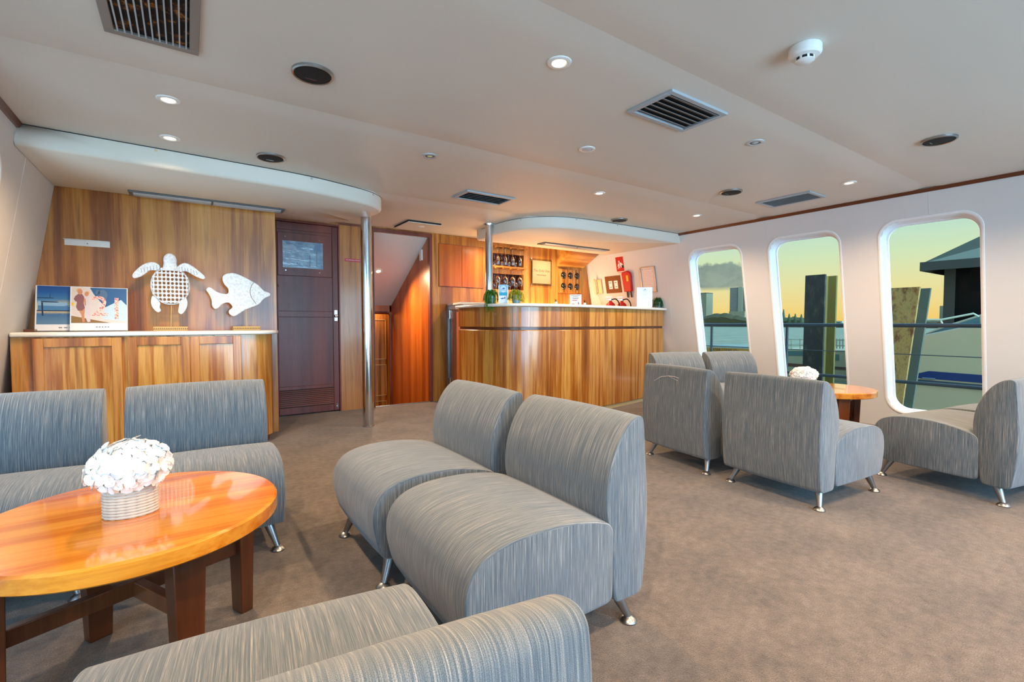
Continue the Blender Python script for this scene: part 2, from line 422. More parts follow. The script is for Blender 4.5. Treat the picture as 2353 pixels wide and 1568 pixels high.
# side walls with rounded window openings
def rr_hit(ang, hw, hh, r):
    dx, dy = math.cos(ang), math.sin(ang); lo, hi = 0.0, 3.0
    for _ in range(40):
        mid = (lo + hi) / 2; x, y = abs(dx * mid), abs(dy * mid)
        qx, qy = x - hw + r, y - hh + r
        d = math.hypot(max(qx, 0), max(qy, 0)) + min(max(qx, qy), 0) - r
        if d > 0: hi = mid
        else: lo = mid
    return (dx * lo, dy * lo)
def rr_ring(cy, cz, hw, hh, r, angs): return [(cy + p[0], cz + p[1]) for p in (rr_hit(a, hw, hh, r) for a in angs)]
WY = [-1.625, -0.625, 0.375, 1.380, 2.375, 3.360]; WHW, WZ0, WZ1, WR = 0.33, 0.165, 1.885, 0.135
def side_wall(name, XF, sgn, mat):
    b = MB(); W = []
    bounds = [YA] + [(WY[i] + WY[i + 1]) / 2 for i in range(5)] + [3.86]
    zc = (WZ0 + WZ1) / 2; hh = (WZ1 - WZ0) / 2
    for i, cy in enumerate(WY):
        y0, y1 = bounds[i], bounds[i + 1]
        cor = [math.atan2(z - zc, y - cy) for y in (y0, y1) for z in (0.0, CZ + 0.03)]
        angs = sorted(set([2 * math.pi * k / 120 - math.pi for k in range(120)] + cor))
        inn = rr_ring(cy, zc, WHW, hh, WR, angs); out = []
        for a in angs:
            dx, dy = math.cos(a), math.sin(a); t = 1e9
            if dx > 1e-9: t = min(t, (y1 - cy) / dx)
            if dx < -1e-9: t = min(t, (y0 - cy) / dx)
            if dy > 1e-9: t = min(t, (CZ + 0.03 - zc) / dy)
            if dy < -1e-9: t = min(t, (0 - zc) / dy)
            out.append((cy + dx * t, zc + dy * t))
        n = len(angs); v = [(XF(z), y, z) for y, z in out] + [(XF(z), y, z) for y, z in inn] + [(XF(z) + sgn * 0.12, y, z) for y, z in out] + [(XF(z) + sgn * 0.12, y, z) for y, z in inn]
        f = []
        for k in range(n):
            k2 = (k + 1) % n
            f.append((k, k2, n + k2, n + k)); f.append((2 * n + k, 3 * n + k, 3 * n + k2, 2 * n + k2)); f.append((n + k, n + k2, 3 * n + k2, 3 * n + k))
        if sgn < 0: f = [q[::-1] for q in f]
        b.add(v, f)
    for y0, y1 in ((3.86, 5.56),):
        P = [(XF(0), 0), (XF(CZ + .03), CZ + .03), (XF(CZ + .03) + sgn * .12, CZ + .03), (XF(0) + sgn * .12, 0)]
        b.prism(P, y0, y1, 'xz')
    # padded seams
    for ys in (-1.345, 0.01, 1.365, 2.72, 4.06):
        zlo = 1.90 if any(abs(ys - w) < 0.4 for w in WY) else 0.0
        b.tube([(XF(zlo) - sgn * -0.0015, ys, zlo), (XF(CZ) - sgn * -0.0015, ys, CZ)], 0.003, 6)
    return struct(b.build(name, mat, smooth=25))
side_wall('wall_right', XR, 1, M['wallv']); side_wall('wall_left', XL, -1, M['wallv'])
wcount = 0
for XF, sgn in ((XR, 1), (XL, -1)):
    for i, cy in enumerate(WY):
        wcount += 1; zc = (WZ0 + WZ1) / 2; hh = (WZ1 - WZ0) / 2
        angs = sorted([2 * math.pi * k / 96 - math.pi for k in range(96)] + [sg * (math.atan2(.76, .27) + d * .012) + off for sg in (1, -1) for off in (0,) for d in range(-14, 15)] + [math.pi - (math.atan2(.76, .27) + d * .012) for d in range(-14, 15)] + [-math.pi + (math.atan2(.76, .27) + d * .012) for d in range(-14, 15)]); n = len(angs)
        # moulded surround: rolled flange, then a deep reveal that narrows to the pane
        rings = [(0.022, 0.000), (0.020, -0.004), (0.014, -0.005), (0.004, -0.004), (-0.001, 0.002), (-0.006, 0.05), (-0.012, 0.095), (-0.026, 0.098), (-0.026, 0.118)]
        v = []; f = []
        for g, dx in rings:
            for (y, z) in rr_ring(cy, zc, WHW + g, hh + g, WR + g * 0.6, angs): v.append((XF(z) + sgn * dx, y, z))
        for j in range(len(rings) - 1):
            for k in range(n):
                q = (j * n + k, j * n + (k + 1) % n, (j + 1) * n + (k + 1) % n, (j + 1) * n + k)
                f.append(q if sgn > 0 else q[::-1])
        b = MB(); b.add(v, f); w = struct(b.build('window_%d' % wcount, M['reveal'], smooth=50))
        g_ = MB(); pts = rr_ring(cy, zc, WHW - 0.03, hh - 0.03, WR - 0.02, angs)
        g_.add([(XF(z) + sgn * 0.106, y, z) for y, z in pts], [list(range(n))])
        g_.build('glass', M['pane_dirty'] if (sgn > 0 and i == 3) else M['pane'], w)
# timber cornice strips where the ceiling meets the side walls
for k, (XF, sgn) in enumerate(((XR, 1), (XL, -1))):
    b = MB(); z0 = CZ - 0.028
    b.prism([(XF(z0), z0), (XF(CZ), CZ - 0.001), (XF(CZ) - sgn * 0.022, CZ - 0.001), (XF(z0) - sgn * 0.012, z0)], YA, 3.80, 'xz')
    struct(b.build('trim_%d' % (k + 1), M['trimwood']))

# forward bulkhead: pieces of one wood wall (door recess, stair opening and bar niche left open)
b = MB()
def bw(x0, x1, z0, z1, y0=YF, y1=YF + 0.06, m=0): b.box(x0, x1, y0, y1, z0, z1, m)
bw(0.60, 0.775, 0, CZ); bw(0.775, 1.425, 2.078, CZ); bw(1.425, 1.815, 0, CZ); bw(1.815, 2.525, 2.066, CZ)
bw(2.525, 3.40, 0, CZ); bw(3.40, 3.972, 0, 1.46); bw(3.40, 3.972, 1.68, 1.785); bw(3.40, 3.972, 1.952, CZ); bw(3.972, 5.60, 0, CZ)
struct(b.build('wall_front', M['teak'], smooth=0))
b = MB()   # niche lining
for z0, z1 in ((1.46, 1.68), (1.785, 1.952)):
    b.box(3.38, 3.40, YF, YF + .26, z0 - .02, z1 + .02); b.box(3.972, 3.992, YF + .061, YF + .26, z0 - .02, z1 + .02)
    b.box(3.38, 3.992, YF + .24, YF + .26, z0 - .02, z1 + .02); b.box(3.40, 3.972, YF + .061, YF + .24, z0 - .02, z0); b.box(3.40, 3.972, YF + .061, YF + .24, z1, z1 + .02)
struct(b.build('wall_niche', M['mahog'], smooth=0))
# wood-faced wall behind the sideboard and its return
b = MB(); b.prism([(XL(0), 0), (0.68, 0), (0.68, CZ), (XL(CZ), CZ)], YP, YP + 0.03, 'xz'); b.box(0.60, 0.68, YP + 0.03, YF, 0, CZ)
struct(b.build('wall_panel', M['teak'], bevel=0.002))
# opening trim
b = MB(); b.box(1.80, 2.56, YF - 0.014, YF, 2.062, 2.108); b.box(2.520, 2.556, YF - 0.014, YF + 0.05, 0, 2.062); b.box(1.806, 1.822, YF - .01, YF + .05, 0, 2.062)
b.box(1.42, 1.80, YF - 0.010, YF, 2.095, 2.115)
struct(b.build('trim_3', M['mahog'], bevel=0.003))

# stairwell beyond the opening
b = MB(); b.box(2.525, 2.545, YF + 0.06, 6.90, -1.1, 2.14); struct(b.build('wall_stair', M['teak_red'], smooth=0))
b = MB(); b.box(1.20, 1.22, YF + 0.06, 6.90, -1.1, 2.14)
b.box(1.20, 2.545, 6.90, 6.93, 1.16, 2.14); b.box(2.50, 2.95, 6.90, 6.93, -1.1, 1.45); b.box(1.2, 1.95, 6.9, 6.93, -1.1, 1.16)
b.box(1.2, 2.545, YF + .02, YF + .06, -1.1, -.06)
struct(b.build('wall_stair_end', M['teak_red'], smooth=0))
b = MB(); b.prism([(YF + .06, 2.062), (6.90, 1.255), (6.90, 1.275), (YF + .06, 2.082)], 1.22, 2.525, 'yz'); struct(b.build('ceiling_stair', M['ceil'], smooth=0))
b = MB(); b.prism([(YF + .06, -0.02), (YF + .06, -1.1), (7.6, -1.1), (7.6, -1.05), (6.5, -1.05), (6.5, -.85), (6.25, -.85), (6.25, -.62), (6.0, -.62), (6.0, -.4), (5.8, -.4), (5.8, -.2), (5.65, -.2)], 1.22, 2.525, 'yz')
struct(b.build('floor_stair', M['carpet'], smooth=0))
b = MB(); b.box(1.5, 2.9, 7.6, 7.62, -1.1, 1.4); struct(b.build('wall_passage', M['teak_red'], smooth=0))
b = MB(); b.box(2.9, 2.92, 6.93, 7.6, -1.1, 1.4); b.box(1.48, 1.5, 6.93, 7.6, -1.1, 1.4); b.box(1.48, 2.92, 6.93, 7.62, 1.4, 1.42); struct(b.build('wall_passage_side', M['teak_red'], smooth=0))
# rounded doorway moulding at the foot of the stairs and a panelled door standing beyond it
b = MB()
pth = [(1.96, 6.885, -1.0), (1.96, 6.885, 1.10), (1.975, 6.885, 1.14), (2.01, 6.885, 1.155), (2.45, 6.885, 1.155), (2.485, 6.885, 1.14), (2.50, 6.885, 1.10), (2.50, 6.885, -1.0)]
b.tube(pth, 0.014, 8); struct(b.build('trim_7', M['mahog']))
d2 = MB(); d2.box(2.10, 2.60, 7.15, 7.18, -1.04, 1.13); door2 = d2.build('door_2', M['teak'], bevel=0.003); struct(door2)
q = MB()
for z0, z1 in ((-0.95, -0.2), (-0.12, 0.36), (0.44, 1.05)):
    for (a0, a1, c0, c1) in ((2.20, 2.21, z0, z1), (2.52, 2.53, z0, z1), (2.20, 2.53, z0, z0 + .01), (2.20, 2.53, z1 - .01, z1)): q.box(a0, a1, 7.144, 7.15, c0, c1)
q.build('panel_moulding', M['carved'], door2)
q = MB(); q.box(2.075, 2.10, 7.146, 7.165, 0.86, 0.96); q.box(2.075, 2.10, 7.146, 7.165, -0.32, -0.22); q.build('hinge', M['brass'], door2)

# aft bulkhead behind the camera: unseen glazed doorway assumed across most of the beam, to let in light
b = MB(); b.prism([(XL(0), 0), (0.0, 0), (0.0, 1.98), (XL(1.98), 1.98)], YA - .06, YA, 'xz'); b.prism([(4.4, 0), (XR(0), 0), (XR(1.98), 1.98), (4.4, 1.98)], YA - .06, YA, 'xz')
b.prism([(XL(1.98), 1.98), (XR(1.98), 1.98), (XR(CZ), CZ + .03), (XL(CZ), CZ + .03)], YA - .06, YA, 'xz'); struct(b.build('wall_back', M['wallv'], smooth=0))
b = MB()
for x in (0.02, 1.11, 2.20, 3.29, 4.38): b.box(x - .02, x + .02, YA - .05, YA - .01, 0, 1.98)
b.box(0, 4.4, YA - .05, YA - .01, 0.0, 0.04); b.box(0, 4.4, YA - .05, YA - .01, 1.94, 1.98)
o = b.build('door_3', M['brushed'], bevel=.003); struct(o)
g_ = MB(); g_.box(0.03, 4.37, YA - .032, YA - .028, .04, 1.94); g_.build('glass', M['wineglass'], o)

# mahogany cabin door
dr = MB(); y0 = YF + 0.012
dr.box(0.79, 1.412, y0, y0 + .035, 0.012, 2.066, 0)
door1 = dr.build('door_1', M['mahog'], bevel=0.003); struct(door1)
q = MB(); q.box(0.775, 0.789, YF - .01, YF + .06, 0, 2.078); q.box(1.414, 1.430, YF - .012, YF + .06, 0, 2.078); q.box(0.775, 1.430, YF - .012, YF + .06, 2.068, 2.09)
q.build('door_frame', M['mahog'], door1, bevel=0.002)
q = MB()   # raised stiles, rails
for (a0, a1, c0, c1) in ((0.79, 0.80, .012, 2.066), (1.352, 1.412, .012, 2.066), (0.79, 1.352, 1.985, 2.066), (0.79, 1.352, 1.06, 1.125), (0.79, 1.352, .012, .085), (0.79, 1.352, .275, .315)):
    q.box(a0, a1, y0 - .010, y0, c0, c1)
q.build('stile', M['mahog'], door1, bevel=0.004)
q = MB()
for k in range(9):
    z = .095 + k * .020; q.prism([(y0 - .009, z), (y0 - .004, z + .013), (y0 - .0015, z + .013), (y0 - .005, z)], 0.802, 1.352, 'yz')
q.build('louvre', M['mahog_h'], door1)
q = MB(); q.box(.802, 1.352, y0 - .0014, y0 - .0004, .086, .275); q.build('louvre_shade', M['black'], door1)  # black backing sheet paints the shade between the louvres
q = MB(); PX0, PX1, PZ0, PZ1 = .80, 1.348, 1.500, 1.955
q.box(PX0, PX1, y0 - .018, y0, PZ0, PZ1); fr = q.build('plan_frame', M['mahog'], door1, bevel=0.004)
q = MB(); q.box(.848, 1.252, y0 - .021, y0 - .018, 1.585, 1.868); pl = q.build('plan_sheet', None, fr)
def mk_plan():
    m = MT('laminated_plan_with_glare'); a = m.noise(m.coord('Object', (1, 1, 1)), 14, 3)
    m.l(m.ramp(a, [(0.4, lin('6F9AB8')), (0.6, lin('8FB4CC'))]), m.p.inputs['Base Color']); m.set(rough=0.12, coat=1.0, coatr=0.05, spec=0.8)  # blue glare on the laminate is put into the base colour
    m.bump(m.noise(m.coord('Object', (1, 1, 2)), 9, 3), 0.25, 0.02); return m.m
pl.data.materials.clear(); pl.data.materials.append(mk_plan())
q = MB()
for (x, z, w, h) in ((.88, 1.835, .07, .004), (1.0, 1.84, .05, .004), (.87, 1.70, .05, .003), (.90, 1.66, .16, .003), (1.04, 1.675, .02, .004), (1.115, 1.61, .005, .12), (1.185, 1.61, .004, .15), (.88, 1.64, .05, .003), (.985, 1.625, .006, .02), (.87, 1.75, .03, .003), (1.22, 1.62, .02, .003)):
    q.box(x, x + w, y0 - .0216, y0 - .021, z, z + h)
q.build('plan_lines', M['dkgrey'], fr)
q = MB()
for x, z in ((.875, 1.91), (1.215, 1.895), (.875, 1.555), (1.215, 1.545)): q.cyl((x, y0 - .018, z), (x, y0 - .026, z), .009, .007, 12)
q.build('screw_cap', M['steel'], fr)
q = MB(); q.box(1.366, 1.398, y0 - .020, y0 - .010, 1.02, 1.14); q.cyl((1.382, y0 - .02, 1.075), (1.382, y0 - .05, 1.075), .020, .018, 20); q.cyl((1.382, y0 - .05, 1.075), (1.382, y0 - .055, 1.075), .018, .010, 20)
q.box(1.372, 1.392, y0 - .032, y0 - .020, 1.11, 1.135); q.build('door_handle', M['steel'], door1, bevel=0.002)
q = MB(); q.cyl((1.385, y0 - .010, .055), (1.385, y0 - .035, .055), .009, .012, 12); q.box(1.376, 1.394, y0 - .014, y0 - .01, .035, .09); q.build('door_stop', M['steel'], door1)
q = MB(); q.ball((.803, y0 - .02, 1.39), .010, m=0); q.cyl((.803, y0 - .02, 1.39), (.803, y0 - .008, 1.39), .005); q.build('knob', M['brass'], door1)

# dropped soffits
def soffit(name, path, zlo, fan):
    b = MB(); r = 0.022
    prof = [(0.0, CZ + .02), (0.0, zlo + r * 1.2), (-r * .3, zlo + r * .4), (-r, zlo)]
    n = len(path); v = []; f = []
    for d, z in prof:
        for (x, y) in offset(path, -d): v.append((x, y, z))
    for j in range(len(prof) - 1):
        for k in range(n - 1): f.append((j * n + k, (j + 1) * n + k, (j + 1) * n + k + 1, j * n + k + 1))
    L = len(prof) - 1; v.append((fan[0], fan[1], zlo)); f += [(L * n + (k + 1) % n, L * n + k, len(v) - 1) for k in range(n)]
    v2 = [v[L * n], v[L * n + n - 1]]
    f.append([0, n - 1, (L) * n + n - 1, L * n])
    b.add(v, f); return b.build(name, M['soffit'], smooth=50)
sp1 = [(-0.775, 3.80)] + crom([(-0.30, 3.83), (0.30, 3.865), (0.75, 3.90), (1.08, 3.985), (1.32, 4.08), (1.46, 4.22), (1.485, 4.38), (1.44, 4.52), (1.36, 4.66), (1.34, 4.80)], False, 6) + [(-0.775, 4.80)]
S1 = struct(soffit('trim_4', sp1, 1.997, (0.85, 4.45)))
sp2 = crom([(2.93, 5.05), (2.925, 4.80), (2.915, 4.60), (2.93, 4.36), (3.02, 4.12), (3.24, 3.92), (3.62, 3.835), (4.3, 3.815), (5.16, 3.80)], False, 6) + [(5.16, 5.05)]
S2 = struct(soffit('trim_5', sp2, 1.997, (3.8, 4.55)))
bt = MB()   # dark shadow gap and stud buttons along the fascia tops
bt.tube([(x, y - .002, CZ - .004) for x, y in sp1[:-1]], .0025, 5); bt.tube([(x, y - .002, CZ - .004) for x, y in sp2[3:-1]], .0025, 5)
struct(bt.build('trim_8', M['dkgrey']))
for path, idx in ((sp1, (3, 14, 26, 38)), (sp2, (22, 34, 40))):
    for i in idx:
        bt = MB(); x, y = path[i]; bt.ball((x, y - .003, CZ - .018), .008, .005, .008, 10, 6); bt.build('stud', M['cream'] if i % 2 else M['offlens'], S1 if path is sp1 else S2)

b = MB(); b.prism([(4.774, 1.9972), (YF, 2.098), (YF, 2.112), (4.774, 2.112)], 0.68, 1.32, 'yz'); struct(b.build('ceiling_return', M['soffit'], smooth=0))
# boxed-in sloping timber at the top of the bar's back corner
b = MB(); yb = YF - 0.0
v = [(4.575, YF, 1.835), (5.10, YF, 1.835), (5.10, 5.10, 2.06), (4.575, 5.10, 2.06), (4.575, YF, CZ), (5.10, YF, CZ), (5.10, 5.10, CZ), (4.575, 5.10, CZ)]
b.add(v, [(0, 3, 2, 1), (4, 5, 6, 7), (0, 4, 7, 3), (3, 7, 6, 2), (2, 6, 5, 1), (0, 1, 5, 4)]); struct(b.build('wall_duct', M['teak_h'], smooth=0))

# ================================================================== SEATING
def cushion(prof, w, r=0.006, crown=0.006, k=6, mat=None):
    """lofted upholstery: side profile (x, z) swept across the width, soft edges, UVs that follow the weave"""
    P = crom(prof, True, k); n = len(P)
    area = sum(P[i][0] * P[(i + 1) % n][1] - P[(i + 1) % n][0] * P[i][1] for i in range(n))
    if area < 0: P = P[::-1]
    arc = [0]
    for i in range(n): arc.append(arc[-1] + math.hypot(P[(i + 1) % n][0] - P[i][0], P[(i + 1) % n][1] - P[i][1]))
    N = []
    for i in range(n):
        t = Vector((P[(i + 1) % n][0] - P[i - 1][0], P[(i + 1) % n][1] - P[i - 1][1])).normalized(); N.append((t.y, -t.x))
    rows = []; hw = w / 2
    for a in (0, 22, 45, 67, 90): rows.append((-hw + r * (1 - math.sin(R(a))) - 0.0, r * (1 - math.cos(R(90 - a))) ))
    rows = [(-hw, r), (-hw + r * .3, r * .29), (-hw + r * .75, r * .04), (-hw + r, 0)]
    mid = [(-hw + r + (2 * hw - 2 * r) * t, None) for t in (0.15, 0.32, 0.5, 0.68, 0.85)]
    full = [(y, -ins) for y, ins in rows] + [(y, crown * (1 - (y / hw) ** 2)) for y, _ in mid] + [(-y, -ins) for y, ins in rows[::-1]]
    b = MB(); v = []; R_ = len(full)
    for y, g in full:
        for i in range(n): v.append((P[i][0] + N[i][0] * g, y, P[i][1] + N[i][1] * g))
    f = []; uv = []
    for j in range(R_ - 1):
        for i in range(n):
            i2 = (i + 1) % n; f.append((j * n + i, (j + 1) * n + i, (j + 1) * n + i2, j * n + i2)[::-1])
            ya, yb_ = full[j][0], full[j + 1][0]; uv.append([(ya, arc[i]), (yb_, arc[i]), (yb_, arc[i + 1]), (ya, arc[i + 1])][::-1])
    b.add(v, f, 0, uv=uv)
    for j, rev in ((0, False), (R_ - 1, True)):
        idx = list(range(j * n, (j + 1) * n)); 
        if rev: idx = idx[::-1]
        idx = idx[::-1]
        b.f.append(idx); b.m.append(0); b.uv[len(b.f) - 1] = [(v[q][0] + 3.1, v[q][2]) for q in idx]
    pip = []
    for sg in (-1, 1): pip.append([(P[i][0] + N[i][0] * (-0.004), sg * (hw - .005), P[i][1] + N[i][1] * (-0.004)) for i in range(n)])
    return b, pip
SEAT = [(0.038, 0.124), (0.024, 0.150), (0.012, 0.19), (0.0, 0.26), (0.008, 0.325), (0.045, 0.375), (0.11, 0.402), (0.20, 0.413), (0.32, 0.411), (0.43, 0.396), (0.490, 0.379), (0.515, 0.368), (0.529, 0.350), (0.533, 0.320), (0.533, 0.24), (0.532, 0.155), (0.528, 0.126), (0.512, 0.115), (0.48, 0.113), (0.28, 0.112), (0.09, 0.113), (0.060, 0.115)]
BACK = [(0.549, 0.108), (0.541, 0.135), (0.536, 0.20), (0.532, 0.30), (0.520, 0.345), (0.505, 0.40), (0.506, 0.47), (0.520, 0.54), (0.545, 0.60), (0.580, 0.652), (0.618, 0.684), (0.652, 0.694), (0.670, 0.685), (0.6755, 0.662), (0.679, 0.62), (0.688, 0.50), (0.694, 0.38), (0.688, 0.24), (0.677, 0.145), (0.670, 0.115), (0.652, 0.101), (0.620, 0.0995), (0.595, 0.0995), (0.566, 0.101)]
CXM = 0.345; CW = 0.585
def mk_chair():
    root = empty('lounge_chair', (0, 0, 0))
    sh = lambda pr: [(x - CXM, z) for x, z in pr]
    for nm, pr, wd in (('seat', SEAT, CW), ('backrest', BACK, CW - .004)):
        b, pip = cushion(sh(pr), wd); o = b.build(nm, M['fabric'], root, smooth=45)
        for p in pip: q = MB(); q.tube(p, 0.0028, 6, closed=True); q.build('piping', M['piping'], o)
    for (x, y, dx, dy) in ((0.085, -0.235, -0.04, -0.03), (0.085, 0.235, -0.04, 0.03), (0.590, -0.235, 0.045, -0.03), (0.590, 0.235, 0.045, 0.03)):
        q = MB(); q.cyl((x - CXM, y, .118), (x + dx - CXM, y + dy, .014), .023, .0115, 20); lg = q.build('leg', M['brushed'], root)
        q = MB(); q.lathe([(.0, 0), (.028, 0), (.029, .005), (.024, .013), (.014, .019), (.009, .022)], 20, c=(x + dx - CXM, y + dy, 0)); q.build('foot_cap', M['brushed'], lg)
    return root
chair0 = mk_chair(); _used = [False]
def chair(x, y, rot, label, group):
    o = chair0 if not _used[0] else copy_tree(chair0)
    _used[0] = True
    o.location = (x, y, 0); o.rotation_euler = (0, 0, R(rot)); return tag(o, label, 'chair', group)
G1, G2 = 'lounge chairs around the left table', 'lounge chairs around the window table'
chair(0.913, 1.335, 0, 'grey woven armless chair in front of the centre pair, left-facing', G1)
chair(0.893, 1.995, 0, 'grey woven armless chair of the centre pair, nearer the chrome pole', G1)
chair(0.046, 2.585, 90, 'blue-grey armless chair by the sideboard, the one nearer the cabin door', G1)
chair(-0.610, 2.585, 90, 'blue-grey armless chair by the sideboard, cut off by the left edge', G1)
fc = chair(0.093, 0.759, -95.6, 'grey-beige armless chair nearest the viewer, seen from behind at the bottom', G1)
fc.scale = (1.14, 1.0, 1.0)
chair(3.075, 1.385, 175.3, 'blue-grey chair with its unmarked back turned, in front of the window table', G2)
chair(3.140, 2.070, 172, 'blue-grey chair with a pale scuff on its turned back, nearer the bar', G2)
chair(4.050, 2.810, 74, 'light blue-grey chair nearest the bar end, left of the pair under the windows', G2)
chair(4.640, 2.600, 74, 'light blue-grey chair under the windows, right of the pair beyond the scuffed chair', G2)
chair(3.965, 0.850, -99.3, 'grey lounge chair at the right edge of the photo, seen from its side', G2)
chair(4.625, 0.742, -99.3, 'blue-grey lounge chair mostly hidden behind the one at the right edge', G2)
# pale scuff on the back of one chair
b = MB(); T = Matrix.Translation((3.140, 2.070, 0)) @ Matrix.Rotation(R(172), 4, 'Z')
sc_obj = None
for o in bpy.data.objects:
    if o.name.startswith('lounge_chair') and abs(o.location.x - 3.140) < 1e-4:
        for ch in o.children:
            if ch.name.startswith('backrest'):
                q = MB(); q.tube([(.3475, -.17, .575), (.3468, -.10, .612), (.3463, -.03, .625), (.3463, .03, .625), (.3468, .07, .618)][::-1], [.0008, .0013, .0012, .0014, .0008], 6)
                q.tube([(.3463, -.03, .625), (.3468, .06, .600)], .0008, 6); q.build('scuff_mark', M['piping'] if False else M['pinkwhite'], ch)

# ================================================================== TABLES
def mk_table():
    root = empty('coffee_table', (0, 0, 0)); q = MB()
    q.lathe([(0, .408), (.364, .408), (.370, .413), (.370, .449), (.364, .455), (0, .455)], 96); q.build('tabletop', M['tabletop'], root)
    pos = []
    for k in range(4):
        c_ = Vector(((.118, -.228, 0), (.275, .125, 0), (-.118, .215, 0), (-.275, -.125, 0))[k]); d = c_.normalized(); t = Vector((-d.y, d.x, 0))
        pos.append(c_); q = MB(); v = []
        for z, wt, wr in ((0, .030, .020), (.408, .042, .026)):
            for su, sv in ((-1, -1), (1, -1), (1, 1), (-1, 1)): p = c_ + t * (su * wt) + d * (sv * wr); v.append((p.x, p.y, z))
        q.add(v, [(3, 2, 1, 0), (4, 5, 6, 7), (0, 1, 5, 4), (1, 2, 6, 5), (2, 3, 7, 6), (3, 0, 4, 7)]); q.build('leg', M['tableleg'], root, bevel=.003)
    for k in range(2):
        a, c_ = pos[k], pos[k + 2]; d = (c_ - a).normalized(); t = Vector((-d.y, d.x, 0)); q = MB(); v = []
        zz0 = .205 if k == 0 else .207
        for z in (zz0, zz0 + .045):
            for p, s_ in ((a, 1), (c_, -1)):
                for e in (-1, 1): w_ = p + d * (s_ * .021) + t * (e * .013); v.append((w_.x, w_.y, z))
        q.add(v, [(0, 2, 3, 1), (4, 5, 7, 6), (0, 1, 5, 4), (2, 6, 7, 3), (0, 4, 6, 2), (1, 3, 7, 5)]); q.build('stretcher', M['tableleg'], root, bevel=.002)
    for k in range(4):
        a, c_ = pos[k], pos[(k + 1) % 4]; d = (c_ - a).normalized(); t = Vector((-d.y, d.x, 0)); q = MB(); v = []
        for z in (.365, .407):
            for p, s_ in ((a, 1), (c_, -1)):
                for e in (-1, 1): w_ = p + d * (s_ * .030) + t * (e * .010); v.append((w_.x, w_.y, z))
        q.add(v, [(0, 2, 3, 1), (4, 5, 7, 6), (0, 1, 5, 4), (2, 6, 7, 3), (0, 4, 6, 2), (1, 3, 7, 5)]); q.build('apron', M['tableleg'], root, bevel=.002)
    return root
tb = mk_table(); tb.location = (-0.135, 1.75, 0); tag(tb, 'round glossy orange-brown timber coffee table at the left front', 'table', 'round coffee tables')
t2 = copy_tree(tb); t2.location = (4.43, 1.83, 0); t2.rotation_euler = (0, 0, R(24)); t2['label'] = 'round timber coffee table by the windows behind the turned chairs'

def floret(q, c, nrm, s, rnd, m=0, mc=1):
    z = Vector(nrm).normalized(); x = z.orthogonal().normalized(); x = Matrix.Rotation(rnd.random() * 6.28, 3, z) @ x; y = z.cross(x)
    for k in range(4):
        a = math.pi / 2 * k; d = x * math.cos(a) + y * math.sin(a); e = z.cross(d)
        P = [c, c + d * s * .30 + e * s * .30 + z * s * .08, c + d * s * .62 + e * s * .50 + z * s * .14, c + d * s * .92 + e * s * .34 + z * s * .10, c + d * s * 1.05 + z * s * .04, c + d * s * .92 - e * s * .34 + z * s * .10, c + d * s * .62 - e * s * .50 + z * s * .14, c + d * s * .30 - e * s * .30 + z * s * .08, c + d * s * .58 + z * s * .03]
        q.add([tuple(p) for p in P], [(i, (i + 1) % 8, 8) for i in range(8)], m)
    q.ball(tuple(c + z * s * .06), s * .09, nu=6, nv=4, m=mc)
def flowers(name, loc, label, pot, group, rad=(.112, .112, .082), zc=.150, seed=3):
    rnd = random.Random(seed); root = empty(name, loc, 0, label, 'flowers', group)
    pot(root)
    q = MB(); q.ball((0, 0, zc), rad[0] * .78, rad[1] * .78, rad[2] * .78, 20, 12)
    for k in range(150):
        u = 1 - 1.75 * (k + .5) / 150; th = k * 2.39996; s_ = math.sqrt(max(0, 1 - u * u)); nrm = Vector((s_ * math.cos(th), s_ * math.sin(th), u))
        c_ = Vector((nrm.x * rad[0], nrm.y * rad[1], nrm.z * rad[2])) * (.84 + .14 * rnd.random()) + Vector((0, 0, zc))
        floret(q, c_, nrm + Vector((rnd.uniform(-.35, .35), rnd.uniform(-.35, .35), rnd.uniform(-.2, .4))), .030 * (.85 + .4 * rnd.random()), rnd)
    q.build('hydrangea_bloom', [M['petal'], M['petalc']], root, smooth=60)
def ropepot(root):
    q = MB(); q.lathe([(0, 0), (.056, 0), (.058, .004), (.058, .082), (.052, .082), (.050, .07), (0, .07)], 40, sy=.72); pt = q.build('pot', M['rope'], root)
    q = MB()
    for k in range(10):
        z = .005 + k * .0082
        path = [(.0605 * math.cos(t), .0605 * .74 * math.sin(t), z) for t in [2 * math.pi * i / 48 for i in range(48)]]
        q.tube(path, [.0048 + .0009 * math.sin(i * 2.1) for i in range(48)], 6, closed=True)
    q.build('rope_coil', M['rope'], pt)
def ceramicpot(root):
    q = MB(); q.lathe([(0, 0), (.036, 0), (.038, .003), (.050, .078), (.0465, .078), (.044, .06), (0, .06)], 36); q.build('pot', M['blushpot'], root)
flowers('flower_arrangement', (-0.142, 1.722, .455), 'white hydrangea in an oval rope-wrapped pot on the left table', ropepot, 'table flowers', rad=(.094, .086, .066), zc=.140)
flowers('flower_arrangement', (4.20, 1.88, .455), 'white hydrangea in a small blush pot on the window table', ceramicpot, 'table flowers', rad=(.092, .092, .056), zc=.118, seed=9)

